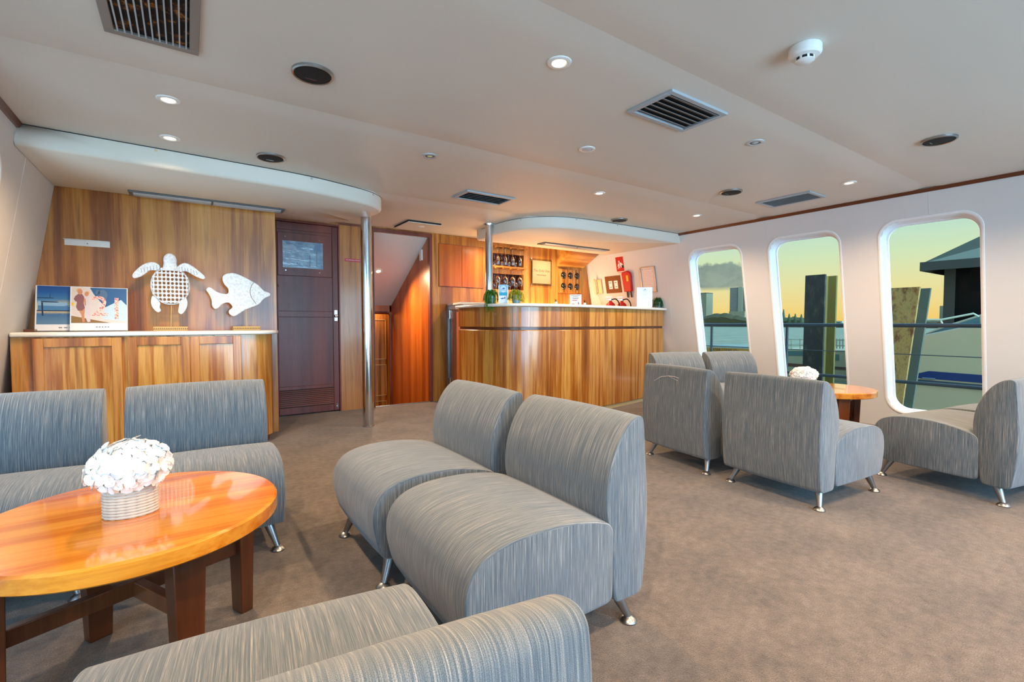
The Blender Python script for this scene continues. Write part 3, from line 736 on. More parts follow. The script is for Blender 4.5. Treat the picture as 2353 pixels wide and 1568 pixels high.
# ================================================================== SIDEBOARD
side_ = empty('sideboard', (-0.15, 4.6, 0), 0, 'long built-in timber sideboard with panelled doors below the turtle and fish', 'cabinet')
def loc_(b_): # geometry was written in room coordinates: shift it into the thing's own frame
    return b_
OX, OY = -0.15, 4.6
TS = Matrix.Translation((-OX, -OY, 0))
YS = 4.385
q = MB(); body = [(XL(.9) + .005, YS), (0.36, YS)] + crom([(0.36, YS), (0.47, YS + .008), (0.555, YS + .05), (0.598, YS + .13), (0.605, YS + .26), (0.605, YP)], False, 5)[1:] + [(XL(.9) + .005, YP)]
q.prism(body, 0.06, 0.905, 'xy', T=TS); q.build('body', M['teak_bar'], side_, bevel=0.002)
q = MB(); kk = [(x if x < .4 else x - .03, y + .03 if y < YP - .01 else y) for x, y in body]; q.prism(kk, 0.0, 0.06, 'xy', T=TS); q.build('kick', M['tableleg'], side_)
q = MB(); top = [(XL(.93) + .003, YS - .035), (0.36, YS - .035)] + crom([(0.36, YS - .035), (0.50, YS - .028), (0.60, YS + .02), (0.648, YS + .12), (0.655, YS + .26), (0.655, YP - .001)], False, 5)[1:] + [(XL(.93) + .003, YP - .001)]
q.prism(top, 0.905, 0.937, 'xy', T=TS); q.build('worktop', M['counter'], side_, bevel=0.012, seg=4)
xs = [(-0.845, -0.385), (-0.355, 0.015), (0.022, 0.355)]
for k, (a, c_) in enumerate(xs):
    q = MB(); q.box(a, c_, YS - .016, YS, .08, .895, T=TS); d_ = q.build('door', M['teak_bar'], side_, bevel=.002)
    q = MB(); w_ = .055
    for (p0, p1, z0, z1) in ((a, a + w_, .08, .895), (c_ - w_, c_, .08, .895), (a + w_, c_ - w_, .835, .895), (a + w_, c_ - w_, .08, .14)): q.box(p0, p1, YS - .026, YS - .016, z0, z1, T=TS)
    q.build('door_rail', M['teak'], d_, bevel=.003)
q = MB(); q.box(XL(.97) + .03, -0.86, 4.52, 4.60, .937, .955)
o = q.build('ledge_block', M['trimwood'], bevel=.002); tag(o, 'dark timber block at the left end of the sideboard behind the canvases', 'block')

# canvas prints leaning on the wall
def canvas(loc, tilt, w, h, label, painter, rz=0.0):
    root = empty('canvas_print', loc, 0, label, 'canvas print', 'canvas prints on the sideboard', rot=(tilt, 0, rz))
    q = MB(); q.box(0, w, -.022, 0, 0, h); q.build('canvas', M['paper'], root, bevel=.001)
    painter(root, w, h); return root
def flat(q, poly, lvl, m): # a flat printed shape on the canvas face
    y = -.0222 - .00012 * lvl; q.add([(x, y, z) for x, z in poly], [list(range(len(poly)))], m)
def grad(name, stops, h, sp=0, sc_=8):
    m = MT(name); c_ = m.n('ShaderNodeTexCoord'); s_ = m.n('ShaderNodeSeparateXYZ'); m.l(c_.outputs['Object'], s_.inputs[0])
    f = m.math('DIVIDE', s_.outputs[2], h)
    if sp: f = m.math('ADD', f, m.math('MULTIPLY', m.math('SUBTRACT', m.noise(m.coord('Object', (1, 1, 3)), sc_ * 10, 5), .5), sp))
    m.l(m.ramp(f, stops), m.p.inputs['Base Color']); m.set(rough=.45); return m.m
def paint_yacht(root, w, h):
    q = MB(); z0 = .045
    flat(q, [(.008, z0), (w - .003, z0), (w - .003, h - .003), (.008, h - .003)], 0, 0)
    W = w; H_ = h
    def P(l): return [(x * W, z0 + z * (H_ - z0)) for x, z in l]
    flat(q, P([(.05, .36), (.99, .36), (.99, .50), (.62, .50), (.35, .48), (.05, .50)]), 1, 1)
    flat(q, P([(.05, .48), (.50, .47), (.62, .50), (.55, .56), (.05, .60)]), 2, 2)
    flat(q, P([(.03, .60), (.42, .60), (.33, .66), (.03, .64)]), 3, 1)
    flat(q, P([(.10, .565), (.42, .56), (.38, .585), (.10, .595)]), 4, 3)
    flat(q, P([(.03, .67), (.34, .665), (.31, .685), (.03, .69)]), 4, 3)
    flat(q, P([(.25, .685), (.262, .685), (.258, .80), (.252, .80)]), 5, 3)
    flat(q, P([(.03, .335), (.99, .335), (.99, .362), (.03, .362)]), 5, 3)
    flat(q, P([(.12, .22), (.15, .22), (.135, .56), (.105, .56)]), 6, 3)
    for k in range(8): flat(q, P([(.58 + k * .025, .465), (.592 + k * .025, .465), (.592 + k * .025, .478), (.58 + k * .025, .478)]), 6, 4)
    q.build('picture', [grad('yacht_dusk_print', [(0, lin('5E7FB5')), (.18, lin('5C86A8')), (.36, lin('3A6EA0')), (.42, lin('C9BE96')), (.58, lin('BFC0A0')), (.70, lin('3C7DB0')), (.85, lin('0F5FA8')), (1, lin('0A4A94'))], h, .05), plain('print_hull_blue', '4A86B8', .4), plain('print_deck_blue', '8FBBDD', .4), plain('print_navy', '163A60', .4), M['pinkwhite']], root, smooth=0)
    q = MB()
    for k in range(6): q.box(.42 * W + k * .028, .42 * W + k * .028 + .018, -.0226, -.0222, .018, .024)
    q.build('caption', M['darkmetal'], root)
def paint_party(root, w, h):
    z0 = .055; q = MB(); W = w
    def P(l): return [(x * W, z0 + z * (h - z0)) for x, z in l]
    flat(q, P([(.02, 0), (.985, 0), (.985, .985), (.02, .985)]), 0, 0)
    flat(q, P([(.33, .985), (.985, .985), (.985, .12), (.75, .25), (.60, .45), (.50, .62), (.40, .80)]), 1, 1)
    flat(q, P([(.55, .12), (.985, .05), (.985, .50), (.88, .66), (.60, .44)]), 2, 2)
    flat(q, P([(.02, 0), (.70, 0), (.02, .20)]), 2, 3)
    flat(q, P([(.02, .48), (.06, .47), (.06, .55), (.02, .57)]), 3, 4)
    def blob(cx, cz, rx, rz, lvl, m, n=18): flat(q, P([(cx + rx * math.cos(2 * math.pi * i / n), cz + rz * math.sin(2 * math.pi * i / n)) for i in range(n)]), lvl, m)
    blob(.55, .78, .09, .16, 3, 8); blob(.47, .86, .04, .07, 3, 8)
    # two figures standing arm in arm, one in a short dress, one in a long pale gown
    flat(q, P([(.14, .42), (.20, .44), (.25, .40), (.24, .20), (.25, .03), (.21, .03), (.19, .22), (.155, .32)]), 4, 6)
    flat(q, P([(.085, .74), (.13, .80), (.20, .80), (.235, .72), (.225, .56), (.25, .42), (.20, .34), (.13, .34), (.10, .44), (.115, .58), (.085, .60), (.06, .66)]), 5, 5)
    blob(.165, .86, .042, .075, 6, 6); blob(.15, .90, .045, .06, 5, 7)
    flat(q, P([(.235, .72), (.29, .74), (.325, .68), (.32, .50), (.335, .30), (.345, .04), (.30, .02), (.275, .10), (.26, .40), (.25, .60)]), 6, 9)
    flat(q, P([(.235, .70), (.26, .66), (.27, .48), (.25, .48), (.225, .60)]), 7, 6)
    blob(.275, .80, .036, .06, 7, 6); blob(.285, .835, .04, .05, 6, 7)
    q.build('picture', [plain('print_cream_wall', 'D9CFC8', .5), plain('print_deep_blue', '1E5C8E', .5), plain('print_pale_sky', 'BFD9E6', .5), plain('print_timber_deck', '8A6A3A', .5), M['yellow'], plain('print_plum_dress', '8A5A5E', .5), plain('print_skin', 'C98A66', .5), plain('print_blonde_hair', 'D9A56E', .5), plain('print_shadow_blue', '4A6E8E', .5), plain('print_pale_gown', 'D6CCD2', .5)], root, smooth=0)
    m = MT('print_flowered_numerals'); v = m.coord('Object'); m.l(m.ramp(m.noise(v, 85, 2), [(.42, lin('F6D9C8')), (.52, lin('F2B0A0')), (.60, lin('D8506A'))]), m.p.inputs['Base Color']); m.set(rough=.5)
    text('2', m.m, root, (.505 * W, -.0236, z0 + .44 * (h - z0)), (R(90), 0, 0), .215, 'numeral', .0002)
    text('1', m.m, root, (.80 * W, -.0236, z0 + .38 * (h - z0)), (R(90), 0, 0), .235, 'numeral', .0002)
    q = MB()
    for k in range(5): q.box(.44 * W + k * .016, .44 * W + k * .016 + .010, -.0226, -.0222, .022, .028)
    q.build('caption', M['darkmetal'], root)
canvas((-0.878, 4.640, .939), R(-14), .295, .332, 'canvas print of a blue yacht at dusk, leftmost on the sideboard', paint_yacht)
canvas((-0.688, 4.590, .939), R(-14), .322, .326, 'canvas print of two people beside big pink numerals 21 on the sideboard', paint_party)

# turtle and fish ornaments
def slab(q, poly, y0, y1, m=0): q.prism(poly, y0, y1, 'xz', m)
tur = empty('turtle_ornament', (-0.104, 4.66, .937), 0, 'white woven turtle ornament on a carved stand on the sideboard', 'ornament')
k_ = 0.000735 * 1.0
def tp(px_, py_):   # picture-sized offsets of the ornament turned into metres about its stand
    p = ony(px_, py_, 4.66); return (p.x + .104, p.z - .937)
q = MB(); C0 = tp(392, 657); RX, RZ = .122, .146
import itertools
# shell: an openwork basket, horizontal and vertical strands over a domed oval, with knots at the crossings
def shell_pt(a, b_): return (C0[0] + RX * a, -0.045 * math.sqrt(max(0, 1 - a * a - b_ * b_ * .98)) - .004, C0[1] + RZ * b_)
for i in range(-4, 5):
    b_ = i / 4.6; am = math.sqrt(max(0, 1 - b_ * b_)); q.tube([shell_pt(am * t / 10, b_) for t in range(-10, 11)], .0052, 6)
for i in range(-4, 5):
    a = i / 4.6; bm = math.sqrt(max(0, 1 - a * a)); q.tube([shell_pt(a, bm * t / 10) for t in range(-10, 11)], .0048, 6)
for i in range(-4, 5):
    for j in range(-4, 5):
        a, b_ = i / 4.6, j / 4.6
        if a * a + b_ * b_ < .96: p = shell_pt(a, b_); q.ball(p, .0115, .007, .0115, 8, 6)
q.tube([(C0[0] + RX * math.cos(t), -.002, C0[1] + RZ * math.sin(t)) for t in [2 * math.pi * k / 40 for k in range(40)]], .0065, 6, closed=True)
q.build('shell', M['whitewood'], tur)
q = MB(); hc = tp(391, 601); q.ball((hc[0], -.012, hc[1] + .008), .044, .022, .054, 20, 12); q.lathe([(.060, -.075), (.048, -.050), (.042, -.02), (.0435, .005)], 20, c=(hc[0], -.010, hc[1]), sy=.42); q.build('head', M['whitewood'], tur)
def flipper(pts, nm='flipper'):
    P = [tp(*p) for p in pts]; q = MB(); C_ = crom(P, True, 4); slab(q, C_, -.016, .0)
    f_ = q.build(nm, M['whitewood'], tur, bevel=.003); return f_
fl = [flipper([(368, 612), (352, 603), (330, 608), (312, 622), (304, 634), (310, 640), (328, 634), (345, 622), (362, 622)]), flipper([(408, 614), (424, 605), (442, 612), (460, 626), (471, 637), (466, 642), (448, 635), (428, 624), (412, 626)]),
      flipper([(352, 680), (347, 692), (350, 706), (362, 718), (370, 714), (367, 706), (368, 696)]), flipper([(414, 692), (411, 706), (410, 718), (418, 722), (428, 710), (431, 696), (426, 684)])]
q = MB()   # lashings wound round the flippers
for (a, c_, e0, e1) in (((368, 617), (325, 622), 8, 5), ((412, 620), (452, 628), 8, 5)):
    for k in range(7):
        t = k / 6; x, y = a[0] + (c_[0] - a[0]) * t, a[1] + (c_[1] - a[1]) * t; e = e0 + (e1 - e0) * t
        p0, p1 = tp(x - 1, y - e), tp(x + 1, y + e); q.tube([(p0[0], -.017, p0[1]), (p1[0], -.017, p1[1])], .0012, 5)
q.build('lashing', M['darkmetal'], tur)
q = MB(); p0 = tp(394, 703); q.cyl((0.0, -.010, .028), (p0[0], -.010, p0[1]), .0028, n=10); q.build('rod', M['carved'], tur)
def stand(root, w):
    q = MB(); q.box(-w / 2, w / 2, -.030, .030, 0, .032); st = q.build('stand', M['carved'], root, bevel=.003)
    q = MB(); n = int(w / .012)
    for k in range(n):
        x = -w / 2 + (k + .5) * w / n; q.prism([(x - .004, .008), (x + .001, .025), (x + .004, .012)], -.0315, -.030, 'xz')
    q.build('carving', M['dkbrown'], st)
stand(tur, .225)
fish = empty('fish_ornament', (0.424, 4.66, .937), 0, 'flat white carved fish ornament on a carved stand beside the turtle', 'ornament')
def fp(px_, py_): p = ony(px_, py_, 4.66); return (p.x - .424, p.z - .937)
fpts = [(524, 664), (516, 655), (511, 644), (513, 634), (524, 629), (540, 629), (560, 637), (575, 645), (592, 655), (605, 668), (612, 671), (620, 675), (619, 681), (611, 684), (603, 690), (594, 700), (575, 708), (562, 713), (545, 724), (536, 727), (527, 722), (526, 714), (534, 706), (525, 696), (511, 699), (502, 708), (493, 710), (487, 702), (486, 690), (480, 676), (474, 667), (479, 661), (487, 663), (500, 672), (522, 676)]
q = MB(); slab(q, crom([fp(*p) for p in fpts], True, 4), -.022, 0); fb = q.build('body', M['whitewood'], fish, bevel=.005, seg=3)
q = MB(); gl = [fp(*p) for p in ((582, 650), (576, 660), (574, 672), (577, 684), (583, 692), (588, 699))]; q.tube([(a, -.0215, c_) for a, c_ in crom(gl, False, 4)], .0022, 6)
e_ = fp(595, 673); q.tube([(e_[0] - .008, -.022, e_[1] + .002), (e_[0] + .006, -.022, e_[1] - .002)], .0012, 5); q.build('gill_line', M['dkbrown'], fb)
q = MB(); p0 = fp(566, 712); q.cyl((0.0, -.006, .028), (p0[0], -.011, p0[1] + .02), .0028, n=10); q.build('rod', M['carved'], fish)
stand(fish, .205)
# white angle bracket on the panelled wall
b = MB(); p = ony(148, 549, 4.8); p2 = ony(253, 573, 4.8)
b.box(p.x, p2.x, 4.794, 4.7995, 1.576, 1.618); b.box(p.x - .004, p2.x, 4.775, 4.7995, 1.618, 1.622); o = b.build('wall_bracket', M['white'], bevel=.001)
tag(o, 'white aluminium angle bracket screwed to the timber wall above the canvases', 'bracket')
q = MB(); q.cyl((p.x + .128, 4.7935, 1.596), (p.x + .128, 4.7942, 1.596), .004, n=10); q.build('screw', M['darkmetal'], o)

# ================================================================== BAR
BT = 1.195
nose = crom([(2.545, 4.90), (2.52, 4.60), (2.525, 4.32), (2.60, 4.05), (2.82, 3.86), (3.25, 3.785), (3.85, 3.83), (4.60, 3.95), (5.305, 4.10)], False, 6)
bar = empty('bar_counter', (3.9, 4.1, 0), 0, 'curved timber-fronted bar counter with a white top, at the far right corner', 'bar counter')
TB = Matrix.Translation((-3.9, -4.1, 0))
def strip(q, path, z0, z1, d0, d1, m=0):
    a = offset(path, d0); c_ = offset(path, d1); q.prism(a + c_[::-1], z0, z1, 'xy', m, TB)
bx = 0.045
q = MB(); strip(q, nose, BT - .032, BT, 0, .36); q.build('bar_top', M['counter'], bar, bevel=.013, seg=4)
def trimpath(): 
    return [p for p in nose]
q = MB(); strip(q, nose, .955, BT - .032, bx, bx + .03); q.build('upper_panel', M['teak_bar'], bar, bevel=.003)
q = MB(); strip(q, nose, .925, .955, bx + .022, bx + .04); q.build('shadow_groove', M['trimwood'], bar)
q = MB(); strip(q, nose, .045, .925, bx, bx + .03); q.build('lower_panel', M['teak_bar'], bar, bevel=.008, seg=3)
q = MB(); strip(q, nose, .0, .045, bx + .02, bx + .04); q.build('kick', M['cream'], bar)
# gate that closes the gap between bar and bulkhead
gt = empty('bar_gate', (2.72, 5.2, 0), 0, 'timber gate with a white flap between the bar end and the bulkhead', 'gate')
TG = Matrix.Translation((-2.72, -5.2, 0))
q = MB(); q.prism([(2.665, 4.905), (2.70, 4.905), (2.80, 5.40), (2.765, 5.40)], .04, 1.13, 'xy', T=TG); q.build('gate_leaf', M['teak_red'], gt, bevel=.002)
q = MB(); q.prism([(2.62, 4.905), (2.96, 4.905), (2.96, 5.528), (2.765, 5.528)], 1.215, 1.240, 'xy', T=TG); q.prism([(2.66, 4.91), (2.95, 4.91), (2.95, 5.525), (2.785, 5.525)], 1.165, 1.214, 'xy', T=TG); q.build('flap', M['white'], gt, bevel=.004)
q = MB(); q.box(2.765, 2.782, 5.512, 5.528, .03, 1.214, T=TG); q.box(2.772, 2.81, 5.415, 5.44, .03, 1.16, T=TG); q.box(2.780, 2.80, 5.44, 5.512, .03, 1.16, T=TG); q.build('post', M['brushed'], gt, bevel=.002)
for z in (.20, 1.06):
    q = MB(); q.box(2.764, 2.780, 5.42, 5.50, z, z + .09, T=TG); q.cyl((2.764, 5.455, z - .01), (2.764, 5.455, z + .10), .008, T=TG); q.build('hinge', M['steel'], gt)
# polished stainless posts
def post(x, y, r, zt, zb, label, flange=True):
    root = empty('support_post', (x, y, zb), 0, label, 'post', 'polished stainless posts')
    q = MB(); q.cyl((0, 0, 0), (0, 0, zt - zb), r, n=48); q.build('tube', M['steel'], root)
    q = MB()
    if flange: q.lathe([(r, zt - zb - .012), (r + .02, zt - zb - .012), (r + .022, zt - zb - .001), (r, zt - zb - .001)], 40)
    q.lathe([(r, 0.001), (r + .006, 0.001), (r + .006, .010), (r, .012)], 40); q.build('collar', M['steel'], root)
post(1.428, 4.553, .050, 1.997, 0.0, 'polished stainless post from floor to the left soffit, beside the stair opening', False)
post(2.862, 4.66, .043, CZ, BT, 'polished stainless post rising from the bar top at its left corner')

# flush wall cupboard
cu = empty('wall_cupboard', (2.975, YF, 1.46), 0, 'flush reddish two-door cupboard let into the bulkhead left of the bar glasses', 'cupboard')
q = MB(); q.box(-.33, .33, -.004, -.0005, 0, .545); q.build('recess_line', M['mahog'], cu)
for a, c_ in ((-.324, -.003), (.003, .324)):
    q = MB(); q.box(a, c_, -.010, -.0045, .006, .539); q.build('door', M['teak_red'], cu, bevel=.002)

# hanging glassware on rails
def rack(z, label):
    o = MB(); o.box(3.41, 3.965, YF - .10, YF - .002, z, z + .012)
    for k in range(5): x = 3.437 + k * .123; o.box(x - .014, x + .014, YF - .10, YF - .002, z - .014, z)
    r_ = o.build('stemware_rack', M['teak'], bevel=.001); tag(r_, label, 'glass rack', 'glass racks behind the bar'); return r_
rack(2.022, 'timber slotted rail holding the upper row of upside-down glasses')
rack(1.748, 'timber slotted rail holding the lower row of upside-down glasses')
def mk_stem(name, bowl, h):
    root = empty(name, (0, 0, 0)); q = MB(); q.lathe([(0, 0), (.034, 0), (.034, -.003), (.006, -.006), (.0042, -.012), (.0042, -h * .40), (.0045, -h * .42)], 20); q.build('foot_and_stem', M['wineglass'], root, smooth=60)
    q = MB(); q.lathe([(.0045, -h * .42)] + [(r, -h * t) for r, t in bowl], 24); q.build('bowl', M['wineglass'], root, smooth=60); return root
flute0 = mk_stem('flute_glass', [(.014, .46), (.024, .56), (.028, .70), (.027, .85), (.023, 1.0)], .215)
wine0 = mk_stem('wine_glass', [(.018, .46), (.034, .56), (.040, .68), (.037, .84), (.030, 1.0)], .225)
ORD = ['leftmost', 'second', 'third', 'rightmost']
for src, z, word, grp in ((flute0, 2.006, 'upper', 'upper row of hanging glasses'), (wine0, 1.732, 'lower', 'lower row of hanging glasses')):
    for dep in (0, 1):
        for k in range(4):
            o = src if (k == 0 and dep == 0) else copy_tree(src)
            o.location = (3.4985 + k * .123, YF - .055, z)
            if dep == 1: o.location = (3.545 + k * .118, YF + .10, 1.9515 if word == 'upper' else 1.6795); o.scale = (1, 1, .76 if word == 'upper' else .93)
            tag(o, 'upside-down clear %s in the %s rack, %s of the %s four' % ('flute glass' if word == 'upper' else 'wine glass', word, ORD[k], 'front' if dep == 0 else 'back'), 'glass', grp)
# acrylic welcome plaque
pq = empty('wall_plaque', (4.28, YF, 1.733), 0, 'frosted plaque reading The Only One on the timber wall behind the bar', 'sign')
q = MB(); q.box(-.165, .165, -.022, -.016, -.165, .165); q.build('plate', plain('frosted_taupe_acrylic', '9C8868', .35), pq, bevel=.001)
for x in (-.185, .185):
    for z in (-.185, .185): q = MB(); q.cyl((x, -.001, z), (x, -.024, z), .009, n=14); q.build('standoff', M['steel'], pq)
q = MB(); q.box(-.195, .195, -.016, -.013, -.195, .195); q.build('clear_backplate', M['pane'], pq)
serif = plain('plaque_ink', '5A4030', .6)
text('The Only One', serif, pq, (0, -.0225, .02), (R(90), 0, 0), .050)
q = MB()
for k in range(9): q.box(-.085 + k * .019, -.085 + k * .019 + .013, -.0226, -.022, -.048, -.036)
q.build('subtitle', serif, pq)
sl_ = empty('added_strip_light', (4.2, YF - .05, 1.02), 0, 'added unseen warm strip light on the back wall hidden below the bar top', 'light')  # invented strip, out of view, added to light the back wall and soffit
q = MB(); q.box(-.85, .75, -.015, .045, -.02, .0); q.build('tray', M['white'], sl_)
q = MB(); q.cyl((-.83, .012, .012), (.73, .012, .012), .010, n=12); q.build('tube', M['lamp_on'], sl_)
l = bpy.data.lights.new('added_strip_glow', 'AREA'); l.shape = 'RECTANGLE'; l.size = 1.5; l.size_y = .04; l.energy = 26; l.color = (1.0, .62, .30)
lo = bpy.data.objects.new('added_strip_glow', l); COL.objects.link(lo); lo.parent = sl_; lo.location = (-.05, -.03, .03); lo.rotation_euler = (R(165), 0, 0)
# six-hole wine rack
wr = empty('wine_rack', (4.835, YF, 1.63), 0, 'square timber wine rack panel with six round holes in the bar back wall', 'wine rack')
q = MB()
q.box(-.235, .235, -.016, -.001, -.175, .175); q.build('panel', M['teak_bar'], wr, bevel=.002)
for k in range(6):
    x = -.135 + (k % 3) * .135; z = .085 - (k // 3) * .165
    q = MB(); q.cyl((x, -.0165, z), (x, -.0175, z), .050, n=36); q.build('hole', M['black'], wr)
    b = MB(); T = Matrix.Translation((4.835 + x - .004, YF - .018, 1.63 + z - .006)) @ Matrix.Rotation(R(90), 4, 'X')
    b.lathe([(0, 0), (.036, 0), (.038, .004), (.034, .012), (.016, .022), (.014, .030), (0, .030)], 24, T=T)
    o = b.build('wine_bottle', plain('dark_bottle_glass_%d' % k, '0A0D0A', .1, coat=1.0)); tag(o, 'dark wine bottle lying in the wine rack, %s hole of the %s row' % (('left', 'middle', 'right')[k % 3], ('top', 'bottom')[k // 3]), 'bottle', 'bottles in the wine rack')

def onbar(px_, d):  # place something on the bar top at photo column px_, distance d back from the nosing
    o_ = offset(nose, d)
    best = None
    for i in range(len(o_) - 1):
        for t in [k / 10 for k in range(11)]:
            x = o_[i][0] + (o_[i + 1][0] - o_[i][0]) * t; y = o_[i][1] + (o_[i + 1][1] - o_[i][1]) * t
            v = Vector((x, y, BT)) - _C; X = IW / 2 + FPX * v.dot(_R) / v.dot(_F)
            if best is None or abs(X - px_) < best[0]: best = (abs(X - px_), x, y)
    return Vector((best[1], best[2], BT))
# trailing plants in small pots
def plant(name, loc, label, mat, seed, hang, up=.05, spread=.07, n=60, pot=True):
    rnd = random.Random(seed); root = empty(name, loc, 0, label, 'plant', 'small potted plants on the bar')
    q = MB(); q.lathe([(0, .0005), (.036, .0005), (.040, .005), (.048, .085), (.044, .085), (.040, .07), (0, .07)], 28); q.build('pot', M['potglass'], root)
    q = MB()
    for k in range(n):
        a = rnd.random() * 6.283; s_ = spread * (.5 + .6 * rnd.random()); hz = up * (.4 + .8 * rnd.random())
        drop = hang(a) * (.4 + .7 * rnd.random()); ca, sa = math.cos(a), math.sin(a); P = []
        P.append((.02 * ca, .02 * sa, .075)); P.append((s_ * .5 * ca, s_ * .5 * sa, .085 + hz)); P.append((s_ * .95 * ca, s_ * .95 * sa, .080 + hz * .5)); P.append((s_ * 1.1 * ca, s_ * 1.1 * sa, .080 - drop * .6)); P.append((s_ * 1.12 * ca + rnd.uniform(-.01, .01), s_ * 1.12 * sa, .078 - drop))
        C_ = crom(P, False, 4); q.tube(C_, .0012, 4)
        for i in range(2, len(C_)):
            for _ in range(2):
                c_ = Vector(C_[i]); d = Vector((rnd.uniform(-1, 1), rnd.uniform(-1, 1), rnd.uniform(-.8, .6))).normalized() * .013; e = d.cross(Vector((0, 0, 1)))
                if e.length < 1e-4: continue
                e = e.normalized() * .0045; q.add([tuple(c_), tuple(c_ + d * .5 + e), tuple(c_ + d), tuple(c_ + d * .5 - e)], [(0, 1, 2, 3)])
    q.build('foliage', mat, root, smooth=0)
p = onbar(1129, .065)
plant('potted_plant', p + Vector((0, 0, .0005)), 'green trailing plant hanging over the bar edge at the chrome post', M['leaf'], 1, lambda a: .16 if math.cos(a - math.atan2(-p.y, -p.x)) > .2 else .055, n=110)
p2 = onbar(1186, .12)
plant('potted_plant', p2, 'yellow-green fluffy plant in a blue-grey pot beside the leaflet holder', M['leafy'], 2, lambda a: .04 if math.cos(a) < .3 else .06, n=80)
p3 = onbar(1517, .13)
plant('potted_plant', p3, 'dark green trailing plant at the right-hand end of the bar', M['leafdk'], 3, lambda a: .062, n=90)
# leaflet holder
p = onbar(1156, .09); face = math.atan2(-p.y, -p.x) + R(90)
br = empty('leaflet_holder', p, face - R(2), 'tall blue leaflet holder with a yacht emblem between two plants', 'leaflet holder')
q = MB(); q.box(-.045, .045, .002, .028, .001, .045); q.box(-.050, .050, .028, .032, .001, .195); q.build('stand', M['wineglass'], br, bevel=.001)
q = MB()
q.box(-.043, .043, .006, .026, .004, .195); lf = q.build('leaflet', plain('leaflet_blue', '8CC8E8', .4), br)
q = MB(); q.box(-.043, .043, .0055, .006, .085, .115); q.build('band', plain('leaflet_cyan', '18A5CF', .4), lf)
q = MB(); q.add([(.028 * math.cos(t), .0054, .150 + .036 * math.sin(t)) for t in [2 * math.pi * i / 30 for i in range(30)]], [list(range(30))]); q.build('emblem_disc', plain('leaflet_pale', 'C4E2F2', .4), lf)
q = MB(); q.add([(-.018, .0052, .152), (.016, .0052, .150), (.018, .0052, .160), (.004, .0052, .164), (-.006, .0052, .158)], [(0, 1, 2, 3, 4)]); q.add([(-.022, .0052, .140), (.022, .0052, .140), (.022, .0052, .144), (-.022, .0052, .144)], [(0, 1, 2, 3)])
q.add([(-.03, .0015, .052), (-.012, .0015, .045), (.012, .0015, .052), (.024, .0015, .052), (.020, .0015, .072), (.008, .0015, .060), (-.016, .0015, .058)], [(0, 1, 2, 3, 4, 5, 6)]); q.build('emblem', plain('leaflet_navy', '1B63A8', .4), lf)
q = MB(); q.box(-.044, .044, .0016, .0055, .004, .082); q.build('front_leaflet', plain('leaflet_white', 'DCEBF5', .4), lf)
# pump bottles
def pump(px_, label):
    p = onbar(px_, .30); root = empty('pump_bottle', p, 0, label, 'bottle', 'pump bottles on the bar')
    q = MB(); q.lathe([(0, .0005), (.018, .0005), (.018, .030), (.012, .038), (.008, .040), (0, .040)], 20); q.build('bottle', M['paper'], root)
    q = MB(); q.lathe([(.009, .040), (.009, .048), (.004, .050), (.004, .058), (.0, .058)], 14); q.box(-.014, .005, -.005, .005, .056, .062); q.build('pump_head', M['black'], root)
pump(1277, 'small black-topped pump bottle left of the printed notice on the bar'); pump(1343, 'small black-topped pump bottle right of the printed notice on the bar')
# notice standing on the bar
p = onbar(1322, .26); nb = empty('bar_notice', p, math.atan2(-p.y, -p.x) + R(90), 'small white printed notice standing on the bar between two pump bottles', 'sign')
q = MB(); q.box(-.066, .066, 0, .004, 0.0005, .125); q.build('sheet', M['paper'], nb)
q = MB()
for (x, z, w) in ((-.055, .110, .11), (-.03, .098, .06), (-.045, .083, .085), (-.03, .075, .06)): q.box(x, x + w, -.0004, 0, z, z + .004)
q.box(-.042, -.012, -.0004, 0, .012, .019); q.add([(.030, -.0004, .012), (.040, -.0004, .012), (.034, -.0004, .038), (.027, -.0004, .040)], [(0, 1, 2, 3)]); q.build('print', M['darkmetal'], nb)
q = MB(); q.box(-.038, .02, -.0004, 0, .056, .063); q.build('red_print', M['red'], nb)
# drinks list in an upright white holder
p = onbar(1481, .07); mc = empty('menu_stand', p, R(-38), 'large white printed card standing upright near the right end of the bar', 'menu')
q = MB(); q.box(-.098, .098, 0, .006, .0005, .255); q.box(-.098, .098, .006, .06, .0005, .004); q.build('card', plain('pale_blue_white_card', 'DCE8F2', .35, coat=.3), mc, bevel=.001)
q = MB(); q.add([(-.016, -.0004, .222), (.016, -.0004, .222), (.014, -.0004, .230), (.004, -.0004, .233), (-.004, -.0004, .228)], [(0, 1, 2, 3, 4)]); q.box(-.022, .022, -.0004, 0, .211, .215); q.build('emblem', plain('menu_blue', '5C93C4', .5), mc)
q = MB()
for (z, l) in ((.196, 2), (.192, 2), (.170, 2), (.163, 2), (.156, 2), (.145, 1), (.134, 1), (.118, 2), (.110, 1), (.098, 1), (.084, 1), (.070, 2), (.058, 3)):
    if l == 1: q.box(-.012, .012, -.0004, 0, z, z + .002)
    elif l == 2: q.box(-.018, -.006, -.0004, 0, z, z + .0025); q.box(.004, .018, -.0004, 0, z, z + .0025)
    else: q.box(-.036, -.004, -.0004, 0, z, z + .003); q.box(.004, .024, -.0004, 0, z, z + .003)
q.build('print', plain('menu_grey', 'A9B9C8', .5), mc)
